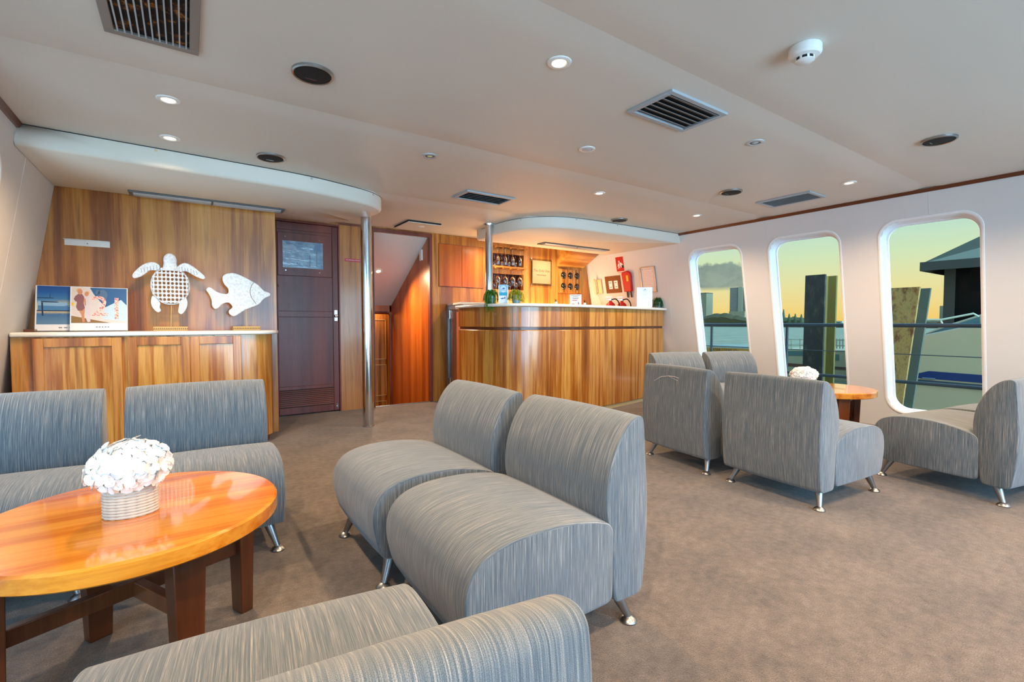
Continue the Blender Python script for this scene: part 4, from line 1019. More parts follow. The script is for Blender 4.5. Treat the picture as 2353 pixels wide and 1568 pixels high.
# two red extinguishers standing on a low shelf behind the bar, in front of the side wall
def exting(x, y, label, hose=True):
    root = empty('fire_extinguisher', (x, y, .905), R(-50), label, 'fire extinguisher', 'fire extinguishers behind the bar')
    q = MB(); q.lathe([(0, .0), (.062, 0), (.066, .006), (.066, .315), (.058, .350), (.036, .372), (.022, .380), (.022, .395), (0, .395)], 32); q.build('cylinder', M['red'], root)
    q = MB(); q.lathe([(.0665, .235), (.0668, .236), (.0668, .298), (.0665, .299)], 32); q.build('label_band', M['pinkwhite'], root)
    q = MB(); q.lathe([(.016, .395), (.018, .400), (.018, .425), (0, .425)], 16); q.box(-.07, .02, -.008, .008, .445, .453); q.box(-.075, .01, -.007, .007, .415, .422); q.cyl((-.004, -.02, .412), (-.004, -.036, .412), .013); q.build('valve', M['steel'], root, bevel=.001)
    q = MB(); q.tube(crom([(.015, 0, .412), (.07, 0, .42), (.115, -.005, .36), (.118, -.005, .26), (.095, -.005, .15), (.085, 0, .08)], False, 6), .008, 10); q.build('hose', M['black'], root)
exting(4.84, 4.68, 'red fire extinguisher with a white band behind the bar, the left of two'); exting(5.00, 4.62, 'red fire extinguisher behind the bar, partly hidden by the white card')
b = MB(); b.prism([(4.72, 4.53), (XR(.9) - .004, 4.53), (XR(.9) - .004, 4.79), (4.72, 4.79)], 0, .903, 'xy'); o = b.build('bar_cabinet', M['teak'], bevel=.003); tag(o, 'low timber cabinet behind the bar carrying the fire extinguishers', 'cabinet')

# things on the starboard wall: local x runs aft (-Y), z up the slope
SL = math.atan2(0.2, 1.0)
def onwall(name, px_, py_, label, cat, group=None):
    d = ray(px_, py_); t = (5.13 + .2 * (CZ - HC)) / (d.x + .2 * d.z); p = _C + d * t
    o = empty(name, p, 0, label, cat, group); o.matrix_world = Matrix.Translation(p) @ Matrix.Rotation(R(-90), 4, 'Z') @ Matrix.Rotation(SL, 4, 'X') if False else Matrix.Translation(p) @ Matrix(((0, 1 * math.cos(SL), -math.sin(SL), 0), (-1, 0, 0, 0), (0, math.sin(SL), math.cos(SL), 0), (0, 0, 0, 1)))
    return o
# local axes: +x = toward the viewer's right on the wall (-Y), +y = into the wall, +z = up
fs = onwall('fire_blanket_sign', 1425, 609, 'red fire blanket pictogram sign with a white border on the right wall behind the bar', 'sign')
q = MB(); q.box(-.082, .082, -.004, -.001, -.125, .125); q.build('plate', M['pinkwhite'], fs, bevel=.0005)
q = MB(); q.box(-.072, .072, -.0052, -.004, -.092, .115); q.build('red_field', M['red'], fs)
q = MB(); y_ = -.0056
def sp(pts, m=0): q.add([(x, y_, z) for x, z in pts], [list(range(len(pts)))[::-1] if False else list(range(len(pts)))], m)
sp([(-.012 + .013 * math.cos(t), .048 + .015 * math.sin(t)) for t in [2 * math.pi * i / 14 for i in range(14)]])
sp([(-.018, .030), (-.035, .012), (-.045, -.020), (-.040, -.022), (-.028, -.004), (-.030, -.020), (-.045, -.055), (-.035, -.055), (-.020, -.026), (-.010, -.050), (-.002, -.048), (-.012, -.018), (-.010, .010)])
sp([(-.006, .030), (.020, .034), (.048, .012), (.062, -.008), (.056, -.010), (.042, .002), (.030, -.010), (.026, -.040), (.016, -.040), (.002, -.016), (-.004, .008)])
q.build('figure', M['paper'], fs, smooth=0)
q = MB(); y_ = -.0057; sp([(.032, -.006), (.050, -.010), (.066, .0), (.070, -.045), (.034, -.045), (.028, -.025)]); q.build('blanket_shape', M['black'], fs, smooth=0)
text('FIRE BLANKET', M['dkgrey'], fs, (0, -.0045, -.109), (R(90), 0, 0), .018, 'lettering', .0002)
fbk = onwall('fire_blanket_pouch', 1444, 646, 'red fire blanket pouch with yellow tag and black pull straps on the wall', 'fire blanket')
q = MB(); q.prism([(-.070, -.150), (.070, -.150), (.084, .060), (.080, .115), (.030, .150), (-.066, .135), (-.082, .115)], -.045, -.002, 'xz'); q.build('pouch', M['red'], fbk, bevel=.012, seg=3)
q = MB(); q.box(.005, .042, -.047, -.0445, .0, .085); q.build('tag', M['yellow'], fbk)
for x in (-.030, .038): q = MB(); q.box(x - .012, x + .012, -.020, -.014, -.235, -.148); q.build('strap', M['black'], fbk, bevel=.002)
nbd = onwall('notice_board', 1409.5, 654, 'brown board with two small white cards on the right wall behind the bar', 'notice board')
q = MB(); q.box(-.150, .150, -.010, -.001, -.125, .125); bd = q.build('board', M['brown'], nbd, bevel=.002)
for x in (-.045, .062): q = MB(); q.box(x - .036, x + .036, -.0125, -.010, -.065, .055); cd_ = q.build('card', M['paper'], nbd, bevel=.001); q = MB(); q.box(x - .022, x + .016, -.013, -.0125, .022, .032); q.box(x - .016, x + .02, -.013, -.0125, -.042, -.034); q.build('print', M['darkmetal'], cd_)
tel = onwall('wall_telephone', 1378, 658, 'cream corded telephone mounted on the right wall behind the bar', 'telephone')
q = MB(); q.box(-.030, .062, -.030, -.001, -.115, .105); q.build('base', M['cream'], tel, bevel=.010, seg=3)
q = MB(); q.tube(crom([(-.035, -.045, .105), (-.035, -.062, .085), (-.035, -.060, 0), (-.035, -.062, -.085), (-.035, -.045, -.105)], False, 5), .022, 10); q.build('handset', M['cream'], tel)
q = MB(); P_ = []
for i in range(90): t = i / 89; P_.append((-.030 + .05 * math.sin(t * 3.1) + .005 * math.cos(i * 1.3), -.03 + .005 * math.sin(i * 1.3), -.115 - .16 * math.sin(t * 3.14)))
q.tube(P_, .0022, 5); q.build('cord', M['cream'], tel)
cf = onwall('framed_certificate', 1491, 643, 'silver-framed printed certificate on the right wall near the end of the bar', 'picture frame')
q = MB()
for (a, c_, e, g) in ((-.125, .125, .165, .177), (-.125, .125, -.177, -.165), (-.125, -.113, -.165, .165), (.113, .125, -.165, .165)): q.box(a, c_, -.018, -.001, e, g)
q.build('frame', M['brushed'], cf, bevel=.002)
q = MB(); q.box(-.113, .113, -.006, -.002, -.165, .165); q.build('sheet', M['pinkwhite'], cf)
q = MB(); q.box(-.095, -.080, -.0066, -.006, .135, .150); q.box(-.06, .07, -.0066, -.006, .140, .146)
for k in range(9): q.box(-.09, .08 - .02 * (k % 3), -.0066, -.006, .11 - k * .022, .1125 - k * .022)
q.build('print', M['offlens'], cf)

# small stickers and switches on the bulkhead
p0 = ony(792, 597, YF); p1 = ony(829, 600, YF)
st = empty('no_smoking_sticker', ((p0.x + p1.x) / 2, YF, (p0.z + p1.z) / 2), 0, 'narrow red sticker with white lettering on the timber strip left of the chrome post', 'sticker')
w_ = (p1.x - p0.x) / 2; q = MB(); q.box(-w_, w_, -.002, -.0005, -.016, .016); q.build('backing', plain('sticker_red', 'C0243C', .4), st)
text('NO SMOKING PLEASE', M['pinkwhite'], st, (0, -.0022, 0), (R(90), 0, 0), .0165, 'lettering', .0002)
b = MB(); b.box(2.505, 2.5245, YF + .20, YF + .27, 1.80, 1.94); o = b.build('alarm_sensor', M['white'], bevel=.004); tag(o, 'small white rectangular sensor box on the stair wall under its ceiling', 'sensor')

# ================================================================== CEILING FITTINGS
DG = 'lit recessed downlights'
def downlight(x, y, label, on=True, kind=0, power=SPOT_W, z=CZ, lens=None, grp=None, tilt=None):
    root = empty('downlight', (x, y, z), 0, label, 'ceiling light', grp or (DG if on else None))
    q = MB(); q.lathe([(.030, -.002), (.034, -.006), (.046, -.007), (.052, -.004), (.053, -.0005), (.030, -.0005)], 40); q.build('trim_ring', M['white'] if not lens else M['offlens'], root)
    q = MB()
    if kind == 0: q.lathe([(0, -.0035), (.028, -.0035), (.030, -.001)], 32)
    elif kind == 1: q.lathe([(0, -.009), (.012, -.008), (.018, -.005), (.020, -.002)], 24)
    else: q.lathe([(0, -.011), (.020, -.009), (.030, -.004)], 24)
    q.build('lens', M['lamp_on'] if on else (lens or M['offlens']), root)
    if kind == 1: q = MB(); q.lathe([(.020, -.002), (.022, -.005), (.028, -.005), (.030, -.002)], 24); q.build('gimbal', M['darkmetal'], root)
    if on:
        l = bpy.data.lights.new('downlight_beam', 'SPOT'); l.energy = power; l.color = WARM; l.spot_size = R(150); l.spot_blend = 0.9; l.shadow_soft_size = .03
        lo = bpy.data.objects.new('downlight_beam', l); COL.objects.link(lo); lo.parent = root; lo.location = (0, 0, -.02)
    return root
downlight(-.052, 2.985, 'lit warm downlight in the ceiling at upper left, left of the round black speaker')
downlight(-.060, 3.590, 'lit warm downlight close to the left soffit', power=SPOT_W * .8)
downlight(1.348, 1.615, 'lit warm downlight in the upper centre, largest and nearest')
downlight(2.970, 3.016, 'lit warm downlight above the bar front, middle distance')
downlight(4.420, 3.060, 'lit warm downlight furthest right-back, near the end of the bar soffit')
downlight(4.402, 1.668, 'lit warm downlight beside the window-side vent')
for k, (x, y) in enumerate(((-.05, .25), (1.35, .20), (2.95, .25), (4.4, .25), (-.05, -1.2), (1.35, -1.2), (2.95, -1.2), (4.4, -1.2))):
    downlight(x, y, 'added unseen lit warm downlight %s, %s from the left wall' % ('over the viewer' if k < 4 else 'by the aft glass doors', ('first', 'second', 'third', 'fourth')[k % 4]), grp='added downlights behind the viewer')  # out-of-view lamps added to help light the cabin
for x in (3.35, 4.30): downlight(x, 5.17, 'added warm downlight hidden behind the bar soffit, above the back wall %s' % ('by the glasses' if x < 4 else 'by the wine rack'), grp='added downlights behind the bar soffit', power=75)  # unseen lamps added to warm the wall behind the bar
downlight(1.372, 2.990, 'unlit white-rimmed downlight with a small greenish lamp, left of centre', False, 1, lens=plain('greenish_bulb', 'C8CF9A', .2))
downlight(2.155, 2.302, 'round frosted ceiling sensor left of the square vent', False, 2)
downlight(2.940, 1.631, 'unlit gimbal downlight right of the square vent', False, 1, lens=plain('cool_bulb', 'AEB9B9', .15))
sl = downlight(2.10, 6.20, 'small bright lamp in the sloping stair ceiling', True, 0, power=170, z=1.678)
sl.rotation_euler = (R(-30), 0, 0)
downlight(2.25, 7.03, 'added unseen lamp brightening the passage door at the foot of the stairs', True, 0, power=22, z=1.40)  # unseen lamp added to brighten the door beyond the stairs
ps = onz(898, 646, 1.66)
def speaker(x, y, label, r=.088):
    root = empty('ceiling_speaker', (x, y, CZ), 0, label, 'speaker', 'round black ceiling speakers')
    q = MB(); q.lathe([(r - .010, -.012), (r - .004, -.015), (r, -.010), (r, -.0005), (r - .012, -.0005)], 56); q.build('rim', M['brushed'], root)
    q = MB(); q.lathe([(0, -.013), (r * .6, -.0128), (r - .009, -.010), (r - .009, -.001)], 48); g_ = q.build('grille', M['blackcloth'], root)
    q = MB(); q.box(-.024, .024, r * .40, r * .40 + .006, -.0142, -.0128); q.build('badge', M['steel'], g_)
for x, y, l in ((.491, 2.303, 'round black ceiling speaker at upper left, the largest in view'), (.492, 3.609, 'round black ceiling speaker near the left soffit'), (3.861, 2.343, 'round black ceiling speaker left of the narrow window-side vent'), (3.818, .971, 'round black ceiling speaker at the right, below the smoke detector'), (3.909, 3.661, 'round black ceiling speaker just above the bar soffit')): speaker(x, y, l)
sm = empty('smoke_detector', (2.100, .965, CZ), 0, 'white round smoke detector on the ceiling at upper right', 'smoke detector')
q = MB(); q.lathe([(.058, -.0005), (.060, -.004), (.060, -.030), (.052, -.040), (.034, -.044), (.034, -.040)], 48); q.build('housing', M['white'], sm)
q = MB(); q.lathe([(0, -.040), (.033, -.040), (.033, -.056), (0, -.056)], 32); q.build('vent_core', M['black'], sm)
q = MB()
for k in range(8): a = 2 * math.pi * k / 8; q.box(.030, .035, -.004, .004, -.058, -.040, T=Matrix.Rotation(a, 4, 'Z'))
q.lathe([(0, -.064), (.026, -.062), (.034, -.057), (.034, -.054), (0, -.054)], 32); q.build('cap', M['white'], sm)
# air grilles
def vent(x0, x1, y0, y1, label, slats_along='x', n=6, deep=False, fw=.028, gap_mat=None, rail=None):
    cx, cy = (x0 + x1) / 2, (y0 + y1) / 2; w, h = (x1 - x0) / 2, (y1 - y0) / 2
    root = empty('air_vent', (cx, cy, CZ), 0, label, 'air vent', 'ceiling air vents')
    q = MB(); q.box(-w, w, -h, -h + fw, -.014, -.0005); q.box(-w, w, h - fw, h, -.014, -.0005); q.box(-w, -w + fw, -h + fw, h - fw, -.014, -.0005); q.box(w - fw, w, -h + fw, h - fw, -.014, -.0005)
    q.build('frame', M['ventframe'] if not deep else plain('bronze_grille_frame', '807A76', .4), root, bevel=.002)
    q = MB(); q.box(-w + fw, w - fw, -h + fw, h - fw, -.0022, -.0008); q.build('opening', gap_mat or M['black'], root)
    for k in range(n):
        q = MB()
        if slats_along == 'x':
            y = -h + fw + (2 * h - 2 * fw) * (k + .5) / n; q.prism([(y - .012, -.0115), (y - .010, -.0130), (y + .013, -.0035), (y + .011, -.0025)], -w + fw, w - fw, 'yz')
        else:
            x = -w + fw + (2 * w - 2 * fw) * (k + .5) / n; q.box(x - .0025, x + .0025, -h + fw, h - fw, -.0135, -.004)
        q.build('slat', M['ventframe'] if deep else M['ventslat'], root)
def mk_dust():
    m = MT('dusty_duct_interior'); a = m.noise(m.coord('Object'), 16, 5, .6); b_ = m.noise(m.coord('Object'), 120, 3)
    m.l(m.mix(m.ramp(a, [(.50, (0.004, .003, .003, 1)), (.56, lin('5A3510')), (.66, lin('C07A28')), (.75, lin('4A1D14'))]), (.3, .3, .3, 1), m.ramp(b_, [(.4, (1, 1, 1, 1)), (.6, (0, 0, 0, 1))]), 'MULTIPLY'), m.p.inputs['Base Color']); m.set(rough=.8); return m.m
vent(-.235, .065, 2.03 - .11, 2.405, 'large bronze-framed ceiling vent at the upper left edge, with a rusty interior', 'y', 11, True, .032, mk_dust())
vent(1.940, 2.405, 1.485, 1.770, 'square black-slatted ceiling vent right of centre', 'x', 6)
vent(1.972, 2.467, 3.560, 3.838, 'slatted ceiling vent above the stair opening', 'x', 5)
vent(4.385, 4.692, 1.950, 2.415, 'narrow slatted ceiling vent beside the windows', 'y', 8)
# flat white access hatch standing slightly proud, with a round flush catch
ht = empty('ceiling_hatch', (2.21, 5.16, CZ), 0, 'pale flush access hatch in the ceiling in front of the stair opening', 'hatch')
q = MB(); q.box(-.20, .20, -.22, .22, -.026, -.019); pn = q.build('panel', M['ceil'], ht, bevel=.002)
q = MB(); q.box(-.195, .195, -.215, .215, -.0188, -.0005); q.build('shadow_gap', M['black'], ht)
q = MB(); q.lathe([(0, -.032), (.035, -.030), (.040, -.0262)], 28, c=(.02, -.05, 0)); q.build('catch', M['white'], ht)
# slim unlit tube fittings under the soffits
def tube_fit(x0, x1, y0, y1, label, z):
    cx, cy = (x0 + x1) / 2, (y0 + y1) / 2; w, h = (x1 - x0) / 2, (y1 - y0) / 2
    root = empty('tube_light', (cx, cy, z), 0, label, 'ceiling light', 'slim tube lights under the soffits')
    q = MB(); q.box(-w, w, -h, h, -.012, -.0005); q.build('tray', M['darkmetal'], root, bevel=.004)
    for s_ in (-1, 1):
        q = MB(); a, c_ = (-w + .03, -.008) if s_ < 0 else (.008, w - .03); q.prism([(-h + .02, -.012), (-h + .035, -.020), (h - .035, -.020), (h - .02, -.012)], a, c_, 'yz'); q.build('diffuser', plain('grey_diffuser_%d' % (s_ + 1), 'AEB8C2', .25), root)
tube_fit(-.345, .735, 4.60, 4.76, 'slim grey unlit tube light under the left soffit above the turtle', 1.997)
tube_fit(3.67, 4.80, 4.66, 4.82, 'slim grey unlit tube light under the bar soffit', 1.997)

# ================================================================== OUTSIDE
def mk_water():
    m = MT('harbour_water'); v = m.coord('Object', (1, .35, 1)); a = m.noise(v, 1.1, 6, .6); b_ = m.noise(m.coord('Object', (1, .3, 1)), .12, 4)
    m.l(m.ramp(a, [(.35, lin('5E5A3C')), (.6, lin('908462'))]), m.p.inputs['Base Color']); m.set(rough=.45, spec=.3); m.bump(m.math('ADD', a, b_), .9, .25); return m.m
b = MB(); b.add([(5.9, -40, -1.15), (1500, -40, -1.15), (1500, 1500, -1.15), (5.9, 1500, -1.15)], [(0, 1, 2, 3)]); o = b.build('harbour_water', mk_water(), smooth=0)
tag(o, 'rippled grey-green harbour water seen through the windows', 'water', kind='stuff')
M['deckgrey'] = plain('side_deck_grey', '8E8C84', .7)
b = MB(); b.box(5.76, 6.30, -8, 9, -.30, -.12); o = b.build('side_deck', M['deckgrey']); struct(o)
rl = empty('deck_railing', (6.20, 2.0, -.12), 0, 'dark metal deck railing with thin wires running outside the windows', 'railing')
q = MB(); q.tube([(0, -9, 1.092), (0, 7, 1.092)], .021, 14); q.build('handrail', M['dkgrey'], rl)
for z, r in ((.79, .0045), (.50, .018)):
    q = MB(); q.tube([(0, -9, z), (0, 7, z)], r, 10); q.build('lower_rail', M['dkgrey'], rl)
for y in (4.02, 2.985, .62, -.5, 5.2):
    q = MB(); q.cyl((0, y - 2, 0), (0, y - 2, 1.08), .017, n=14); q.build('rail_post', M['dkgrey'], rl)
M['rustbeam'] = None
def mk_rust(name, a_, b_, c_, s=9):
    m = MT(name); v = m.coord('Object', (1, 1, .5)); n_ = m.noise(v, s, 5, .7); m.l(m.ramp(n_, [(.35, lin(a_)), (.52, lin(b_)), (.66, lin(c_))]), m.p.inputs['Base Color']); m.set(rough=.85); return m.m
M['rustbeam'] = mk_rust('weathered_rusty_steel', '6A3410', 'B08040', '8A4814'); M['darkbeam'] = mk_rust('dark_weathered_steel', '2A231A', '33291C', '4C402C')
M['olive'] = mk_rust('olive_flange', '6A5A22', '7A6428', '8A5A1C', 4)
def beam(name, X, top, bot, w, label, mats, zb=-1.5):
    t_ = onx(top[0], top[1], X); b_ = onx(bot[0], bot[1], X)
    d = (b_ - t_); k = (zb - t_.z) / d.z; e = t_ + d * k
    root = empty(name, (e.x, e.y, zb), 0, label, 'piling')
    def pr(y0, y1, x0, x1, m, nm):
        q = MB(); A = t_ - e; H_ = t_.z - zb; v = []
        for (oy, z) in ((0, 0), (A.y, H_)):
            for x, y in ((x0, y0), (x1, y0), (x1, y1), (x0, y1)): v.append((x, y + oy, z))
        q.add(v, [(3, 2, 1, 0), (4, 5, 6, 7), (0, 1, 5, 4), (1, 2, 6, 5), (2, 3, 7, 6), (3, 0, 4, 7)]); return q.build(nm, m, root)
    pr(-w / 2, w / 2, .0, .05, mats[0], 'face_flange'); pr(-.03, .03, .05, .42, mats[1], 'web'); pr(-w / 2, w / 2, .42, .47, mats[1], 'rear_flange'); return root
bm1 = beam('steel_piling', 8.6, (1873, 632), (1866, 850), .30, 'dark upright steel piling seen through the middle window', (M['darkbeam'], M['olive']))
bm2 = beam('steel_piling', 7.9, (2077, 661), (2045, 880), .335, 'rusty leaning steel piling seen through the nearest window', (M['rustbeam'], plain('piling_grey_edge', '5E5C4C', .9, spec=.1)))
q = MB(); rnd = random.Random(4)
# white motor yacht moored alongside
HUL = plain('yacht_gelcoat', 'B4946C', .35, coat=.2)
yt = empty('motor_yacht', (11.5, 0, -1.15), 0, 'white motor yacht with a raked windscreen moored outside the nearest window', 'boat')
def yz(px_, py_, X=11.5): p = onx(px_, py_, X); return (p.y, p.z + 1.15)
def poly(l, X=11.5): return [yz(a, c_, X) for a, c_ in l]
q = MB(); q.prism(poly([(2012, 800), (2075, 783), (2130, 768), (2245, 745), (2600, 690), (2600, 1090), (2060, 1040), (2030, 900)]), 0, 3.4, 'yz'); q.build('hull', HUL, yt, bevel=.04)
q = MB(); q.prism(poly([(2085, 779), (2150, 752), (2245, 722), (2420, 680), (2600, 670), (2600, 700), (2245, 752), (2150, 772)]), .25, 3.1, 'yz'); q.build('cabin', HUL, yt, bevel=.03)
q = MB(); q.prism(poly([(2098, 776), (2160, 754), (2243, 728), (2243, 744), (2180, 762), (2135, 777)]), .235, .25, 'yz'); q.build('windscreen', plain('tinted_windscreen', '4C6462', .15), yt)
q = MB(); q.prism(poly([(2112, 858), (2135, 853), (2500, 880), (2500, 900), (2100, 868)]), -.012, 0, 'yz'); q.build('blue_stripe', plain('yacht_navy', '16264E', .3), yt)
q = MB(); q.prism(poly([(2065, 868), (2500, 905), (2500, 917), (2065, 877)]), -.05, 0, 'yz'); q.build('rub_rail', M['dkgrey'], yt)
q = MB(); q.tube([(-.03, *yz(2095, 735)), (-.03, *yz(2165, 735)), (-.03, *yz(2238, 721)), (-.03, *yz(2250, 728))], .018, 8)
q.tube([(-.03, *yz(2162, 735)), (-.03, *yz(2170, 752))], .015, 6); q.tube([(.1, *yz(2085, 762)), (.1, *yz(2122, 768))], .014, 6); q.tube([(.1, *yz(2090, 762)), (.1, *yz(2087, 778))], .012, 6); q.tube([(.1, *yz(2098, 762)), (.1, *yz(2100, 776))], .012, 6)
q.build('guard_rail', plain('rail_offwhite', 'C8B898', .6, spec=.2), yt)
q = MB(); q.tube([(-.02, *yz(2120, 869)), (-.02, *yz(2150, 871))], .014, 6); q.build('cleat', M['brushed'], yt)
# dark timber dock shelter with hipped metal roof
dh = empty('dock_shelter', (17.0, 0, -1.15), 0, 'dark dock building with a hipped grey roof behind the yacht', 'building')
def yd(px_, py_, X=17.0): p = onx(px_, py_, X); return (p.y, p.z + 1.15)
a0 = yd(2172, 612); a1 = yd(2420, 600)
q = MB(); q.box(0, 4.5, a1[0], a0[0], 0, a0[1] + .02); q.build('wall', plain('dark_cladding', '120F0C', .95, spec=.05), dh)
q = MB(); q.box(-.02, .02, a0[0] - .22, a0[0] + .01, 0, a0[1]); q.build('corner_post', plain('corner_post_brown', '4A4034', .9, spec=.1), dh)
e0 = yd(2138, 610); rz = yd(2215, 560)[1]; ez = e0[1]
q = MB(); q.add([(-.7, a1[0] - .6, ez), (-.7, e0[0], ez), (5.1, e0[0], ez), (5.1, a1[0] - .6, ez), (2.2, e0[0] - 2.3, rz + .55), (2.2, a1[0] + 1.5, rz + .55)], [(0, 1, 4, 5), (1, 2, 4), (2, 3, 5, 4), (3, 0, 5), (3, 2, 1, 0)]); q.build('roof', plain('roof_metal_grey', '766C58', .9, spec=.1), dh, smooth=0)
q = MB(); q.box(-.74, -.70, a1[0] - .6, e0[0] + .03, ez - .20, ez + .03); q.box(-.7, 5.1, e0[0], e0[0] + .04, ez - .20, ez + .03); q.build('fascia', plain('fascia_dark_grey', '453F36', .9, spec=.1), dh)
# second boat seen through the middle window
cb = empty('cabin_cruiser', (20, 0, -1.15), 0, 'white cabin boat with a long window band behind the upright piling', 'boat')
def yc(px_, py_, X=20.0): p = onx(px_, py_, X); return (p.y, p.z + 1.15)
def pc(l): return [yc(a, c_) for a, c_ in l]
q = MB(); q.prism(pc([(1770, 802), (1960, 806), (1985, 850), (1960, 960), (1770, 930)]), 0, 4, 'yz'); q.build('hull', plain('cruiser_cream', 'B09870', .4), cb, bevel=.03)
q = MB(); q.prism(pc([(1780, 806), (1851, 807), (1851, 818), (1780, 817)]), -.02, 0, 'yz'); q.prism(pc([(1899, 814), (1928, 815), (1928, 829), (1899, 828)]), -.02, 0, 'yz'); q.build('window_band', plain('cruiser_window', '53665A', .2), cb)
q = MB(); q.prism(pc([(1800, 834), (1965, 846), (1965, 852), (1800, 841)]), -.03, 0, 'yz'); q.build('timber_strip', M['trimwood'], cb)
q = MB()
for py_ in (780, 793): q.tube([(.1, *yc(1780, py_)), (.1, *yc(1950, py_ + 2))], .02, 6)
for px_ in (1816, 1836, 1852, 1903, 1912, 1920, 1927, 1934): q.tube([(.1, *yc(px_, 779)), (.1, *yc(px_, 802))], .025, 6)
q.build('deck_rail', plain('rail_cream', 'B8A888', .6, spec=.2), cb)
# yellow-banded gangway beyond the first window
gw = empty('floating_gangway', (12.5, 0, -1.15), 0, 'pale floating gangway with orange-yellow bands seen low in the first window', 'gangway')
def yg(px_, py_, X=12.5): p = onx(px_, py_, X); return (p.y, p.z + 1.15)
def pg(l): return [yg(a, c_) for a, c_ in l]
q = MB(); q.prism(pg([(1600, 794), (1730, 799), (1730, 880), (1600, 870)]), 0, 1.6, 'yz'); q.build('pontoon', plain('pontoon_grey', '8C8A76', .7), gw)
q = MB(); q.prism(pg([(1600, 798), (1730, 803), (1730, 814), (1600, 807)]), -.02, 0, 'yz'); q.prism(pg([(1600, 834), (1730, 834), (1730, 840), (1600, 840)]), -.02, 0, 'yz'); q.build('orange_band', plain('band_orange', 'B4700C', .6), gw)
q = MB(); q.prism(pg([(1600, 807), (1730, 814), (1730, 818), (1600, 812)]), -.021, 0, 'yz'); q.build('yellow_band', plain('band_yellow', 'D0A010', .6), gw)
tz = yg(1655, 804.5)
text('SPILL WATER CLEAR 60m', M['dkbrown'], gw, (-.025, tz[0], tz[1]), (R(90), 0, R(-90)), .105, 'lettering', .002)
# far shore: tree belt, towers, low buildings
def far(px_, py_, X): p = onx(px_, py_, X); return p
SX = 240.0
rnd = random.Random(11)
b = MB(); ys = [-200 + 2.0 * i for i in range(301)]; v = []; f = []
hs = []
for i, y in enumerate(ys): hs.append(4.2 + 1.6 * math.sin(y * .05) + 1.2 * math.sin(y * .17 + 1) + rnd.uniform(-.5, .7))
for i, y in enumerate(ys): v += [(0, y, -.05), (-.5, y, hs[i] * .7), (2.5, y, hs[i]), (12, y, hs[i] * .8), (14, y, -.05)]
for i in range(300):
    for j in range(4): f.append((i * 5 + j, (i + 1) * 5 + j, (i + 1) * 5 + j + 1, i * 5 + j + 1))
b.add(v, f); o = b.build('shoreline_trees', plain('shore_foliage_dark', '4C401C', .9), loc=(SX, 0, -1.1), smooth=0); tag(o, 'dark belt of trees along the far shore', 'trees', kind='stuff')
for k, (px_, top) in enumerate(((1800, 712), (1813, 722), (1827, 722), (1841, 723), (1905, 738))):
    p = far(px_, 745, SX - 8); t_ = far(px_, top, SX - 8); h = t_.z + 1.1; root = empty('pine_tree', (p.x, p.y, -1.1), 0, 'tall pine tree silhouette on the far shore, %s along the shore' % ['leftmost', 'second', 'third', 'fourth', 'furthest right'][k], 'tree', 'pines on the far shore')
    q = MB(); q.cyl((0, 0, 0), (0, 0, h * .9), .3, .08, 8); q.build('trunk', M['trimwood'], root)
    q = MB()
    for j in range(7): z = h * (.35 + .09 * j); q.lathe([(2.3 * (1 - j * .12) * .55, z), (.15, z + h * .14)], 10)
    q.build('crown', plain('pine_dark_%d' % k, '48502C', .9), root, smooth=0)
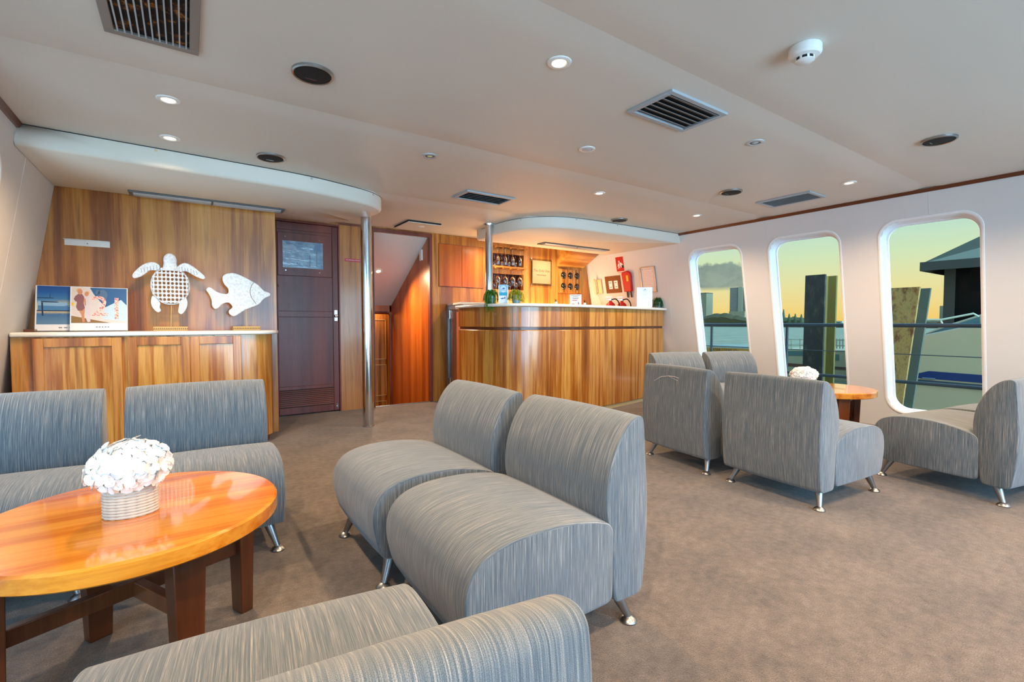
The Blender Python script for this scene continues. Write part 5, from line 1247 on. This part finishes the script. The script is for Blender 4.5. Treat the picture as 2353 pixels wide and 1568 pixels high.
def mk_tower(name, a_, b_, sc_=1.0):
    m = MT(name); br_ = m.n('ShaderNodeTexBrick'); v = m.coord('Object', (1, 1, 1)); s_ = m.n('ShaderNodeSeparateXYZ'); m.l(v, s_.inputs[0]); c_ = m.n('ShaderNodeCombineXYZ'); m.l(m.math('ADD', s_.outputs[0], s_.outputs[1]), c_.inputs[0]); m.l(s_.outputs[2], c_.inputs[1]); m.l(c_.outputs[0], br_.inputs[0])
    br_.inputs['Color1'].default_value = lin(a_); br_.inputs['Color2'].default_value = lin(b_); br_.inputs['Mortar'].default_value = lin('8E7E60'); br_.inputs['Scale'].default_value = 1 / sc_
    br_.inputs['Mortar Size'].default_value = .06; br_.offset = 0; m.l(br_.outputs[0], m.p.inputs['Base Color']); m.set(rough=.5); return m.m
def tower(X, l, r_, t_, label, parts):
    p0 = far(l, 745, X); p1 = far(r_, 745, X); pt = far((l + r_) / 2, t_, X)
    root = empty('tower_block', (X, (p0.y + p1.y) / 2, -1.1), 0, label, 'building')
    for (nm, a, c_, z0, z1, mm, x0) in parts:
        y0 = p0.y + (p1.y - p0.y) * a - root.location.y; y1 = p0.y + (p1.y - p0.y) * c_ - root.location.y
        q = MB(); q.box(x0, x0 + 7, y0, y1, (pt.z + 1.1) * z0, (pt.z + 1.1) * z1); q.build(nm, mm, root, smooth=0)
TW1 = mk_tower('tower_blue_glazing', '3C3848', '5C5460', 1.2); TW2 = mk_tower('tower_cream_podium', '84704E', 'A08A62', 1.6)
tower(270, 1676, 1712, 661, 'tall blue-grey tower block on the far shore in the first window', [('glazed_shaft', 0, .55, .38, 1.0, TW1, 0), ('white_core', .55, .82, .36, 1.01, plain('tower_white', '9A8A6C', .6), -.4), ('glazed_wing', .82, 1.0, .38, .99, TW1, 0), ('podium', 0, 1.0, 0, .385, TW2, -.6)])
tower(270, 1600, 1622, 675, 'pale tower block at the left edge of the first window', [('shaft', 0, 1.0, 0, 1.0, plain('tower_pale', '7E7052', .6), 0), ('roof_cap', 0, 1.02, 1.0, 1.02, M['dkgrey'], -.2)])
tower(285, 1652, 1671, 723, 'low cream building among the shore trees', [('block', 0, 1, 0, 1, TW2, 0)])
tower(262, 1896, 1935, 738, 'low pale building on the far shore right of the upright piling', [('block', 0, 1, 0, 1, plain('low_building', 'A8A080', .7), 0), ('window_strip', .3, .9, .55, .8, M['dkgrey'], -.3)])
tower(262, 1820, 1850, 739, 'long low shed on the far shore left of the upright piling', [('block', 0, 1, 0, 1, plain('shed_wall', '7A735A', .7), 0)])
tower(262, 2158, 2180, 703, 'small square block on the far shore beside the dock building', [('block', 0, 1, 0, 1, plain('block_grey_green', '7A705A', .7), 0)])
bpy.context.view_layer.update()
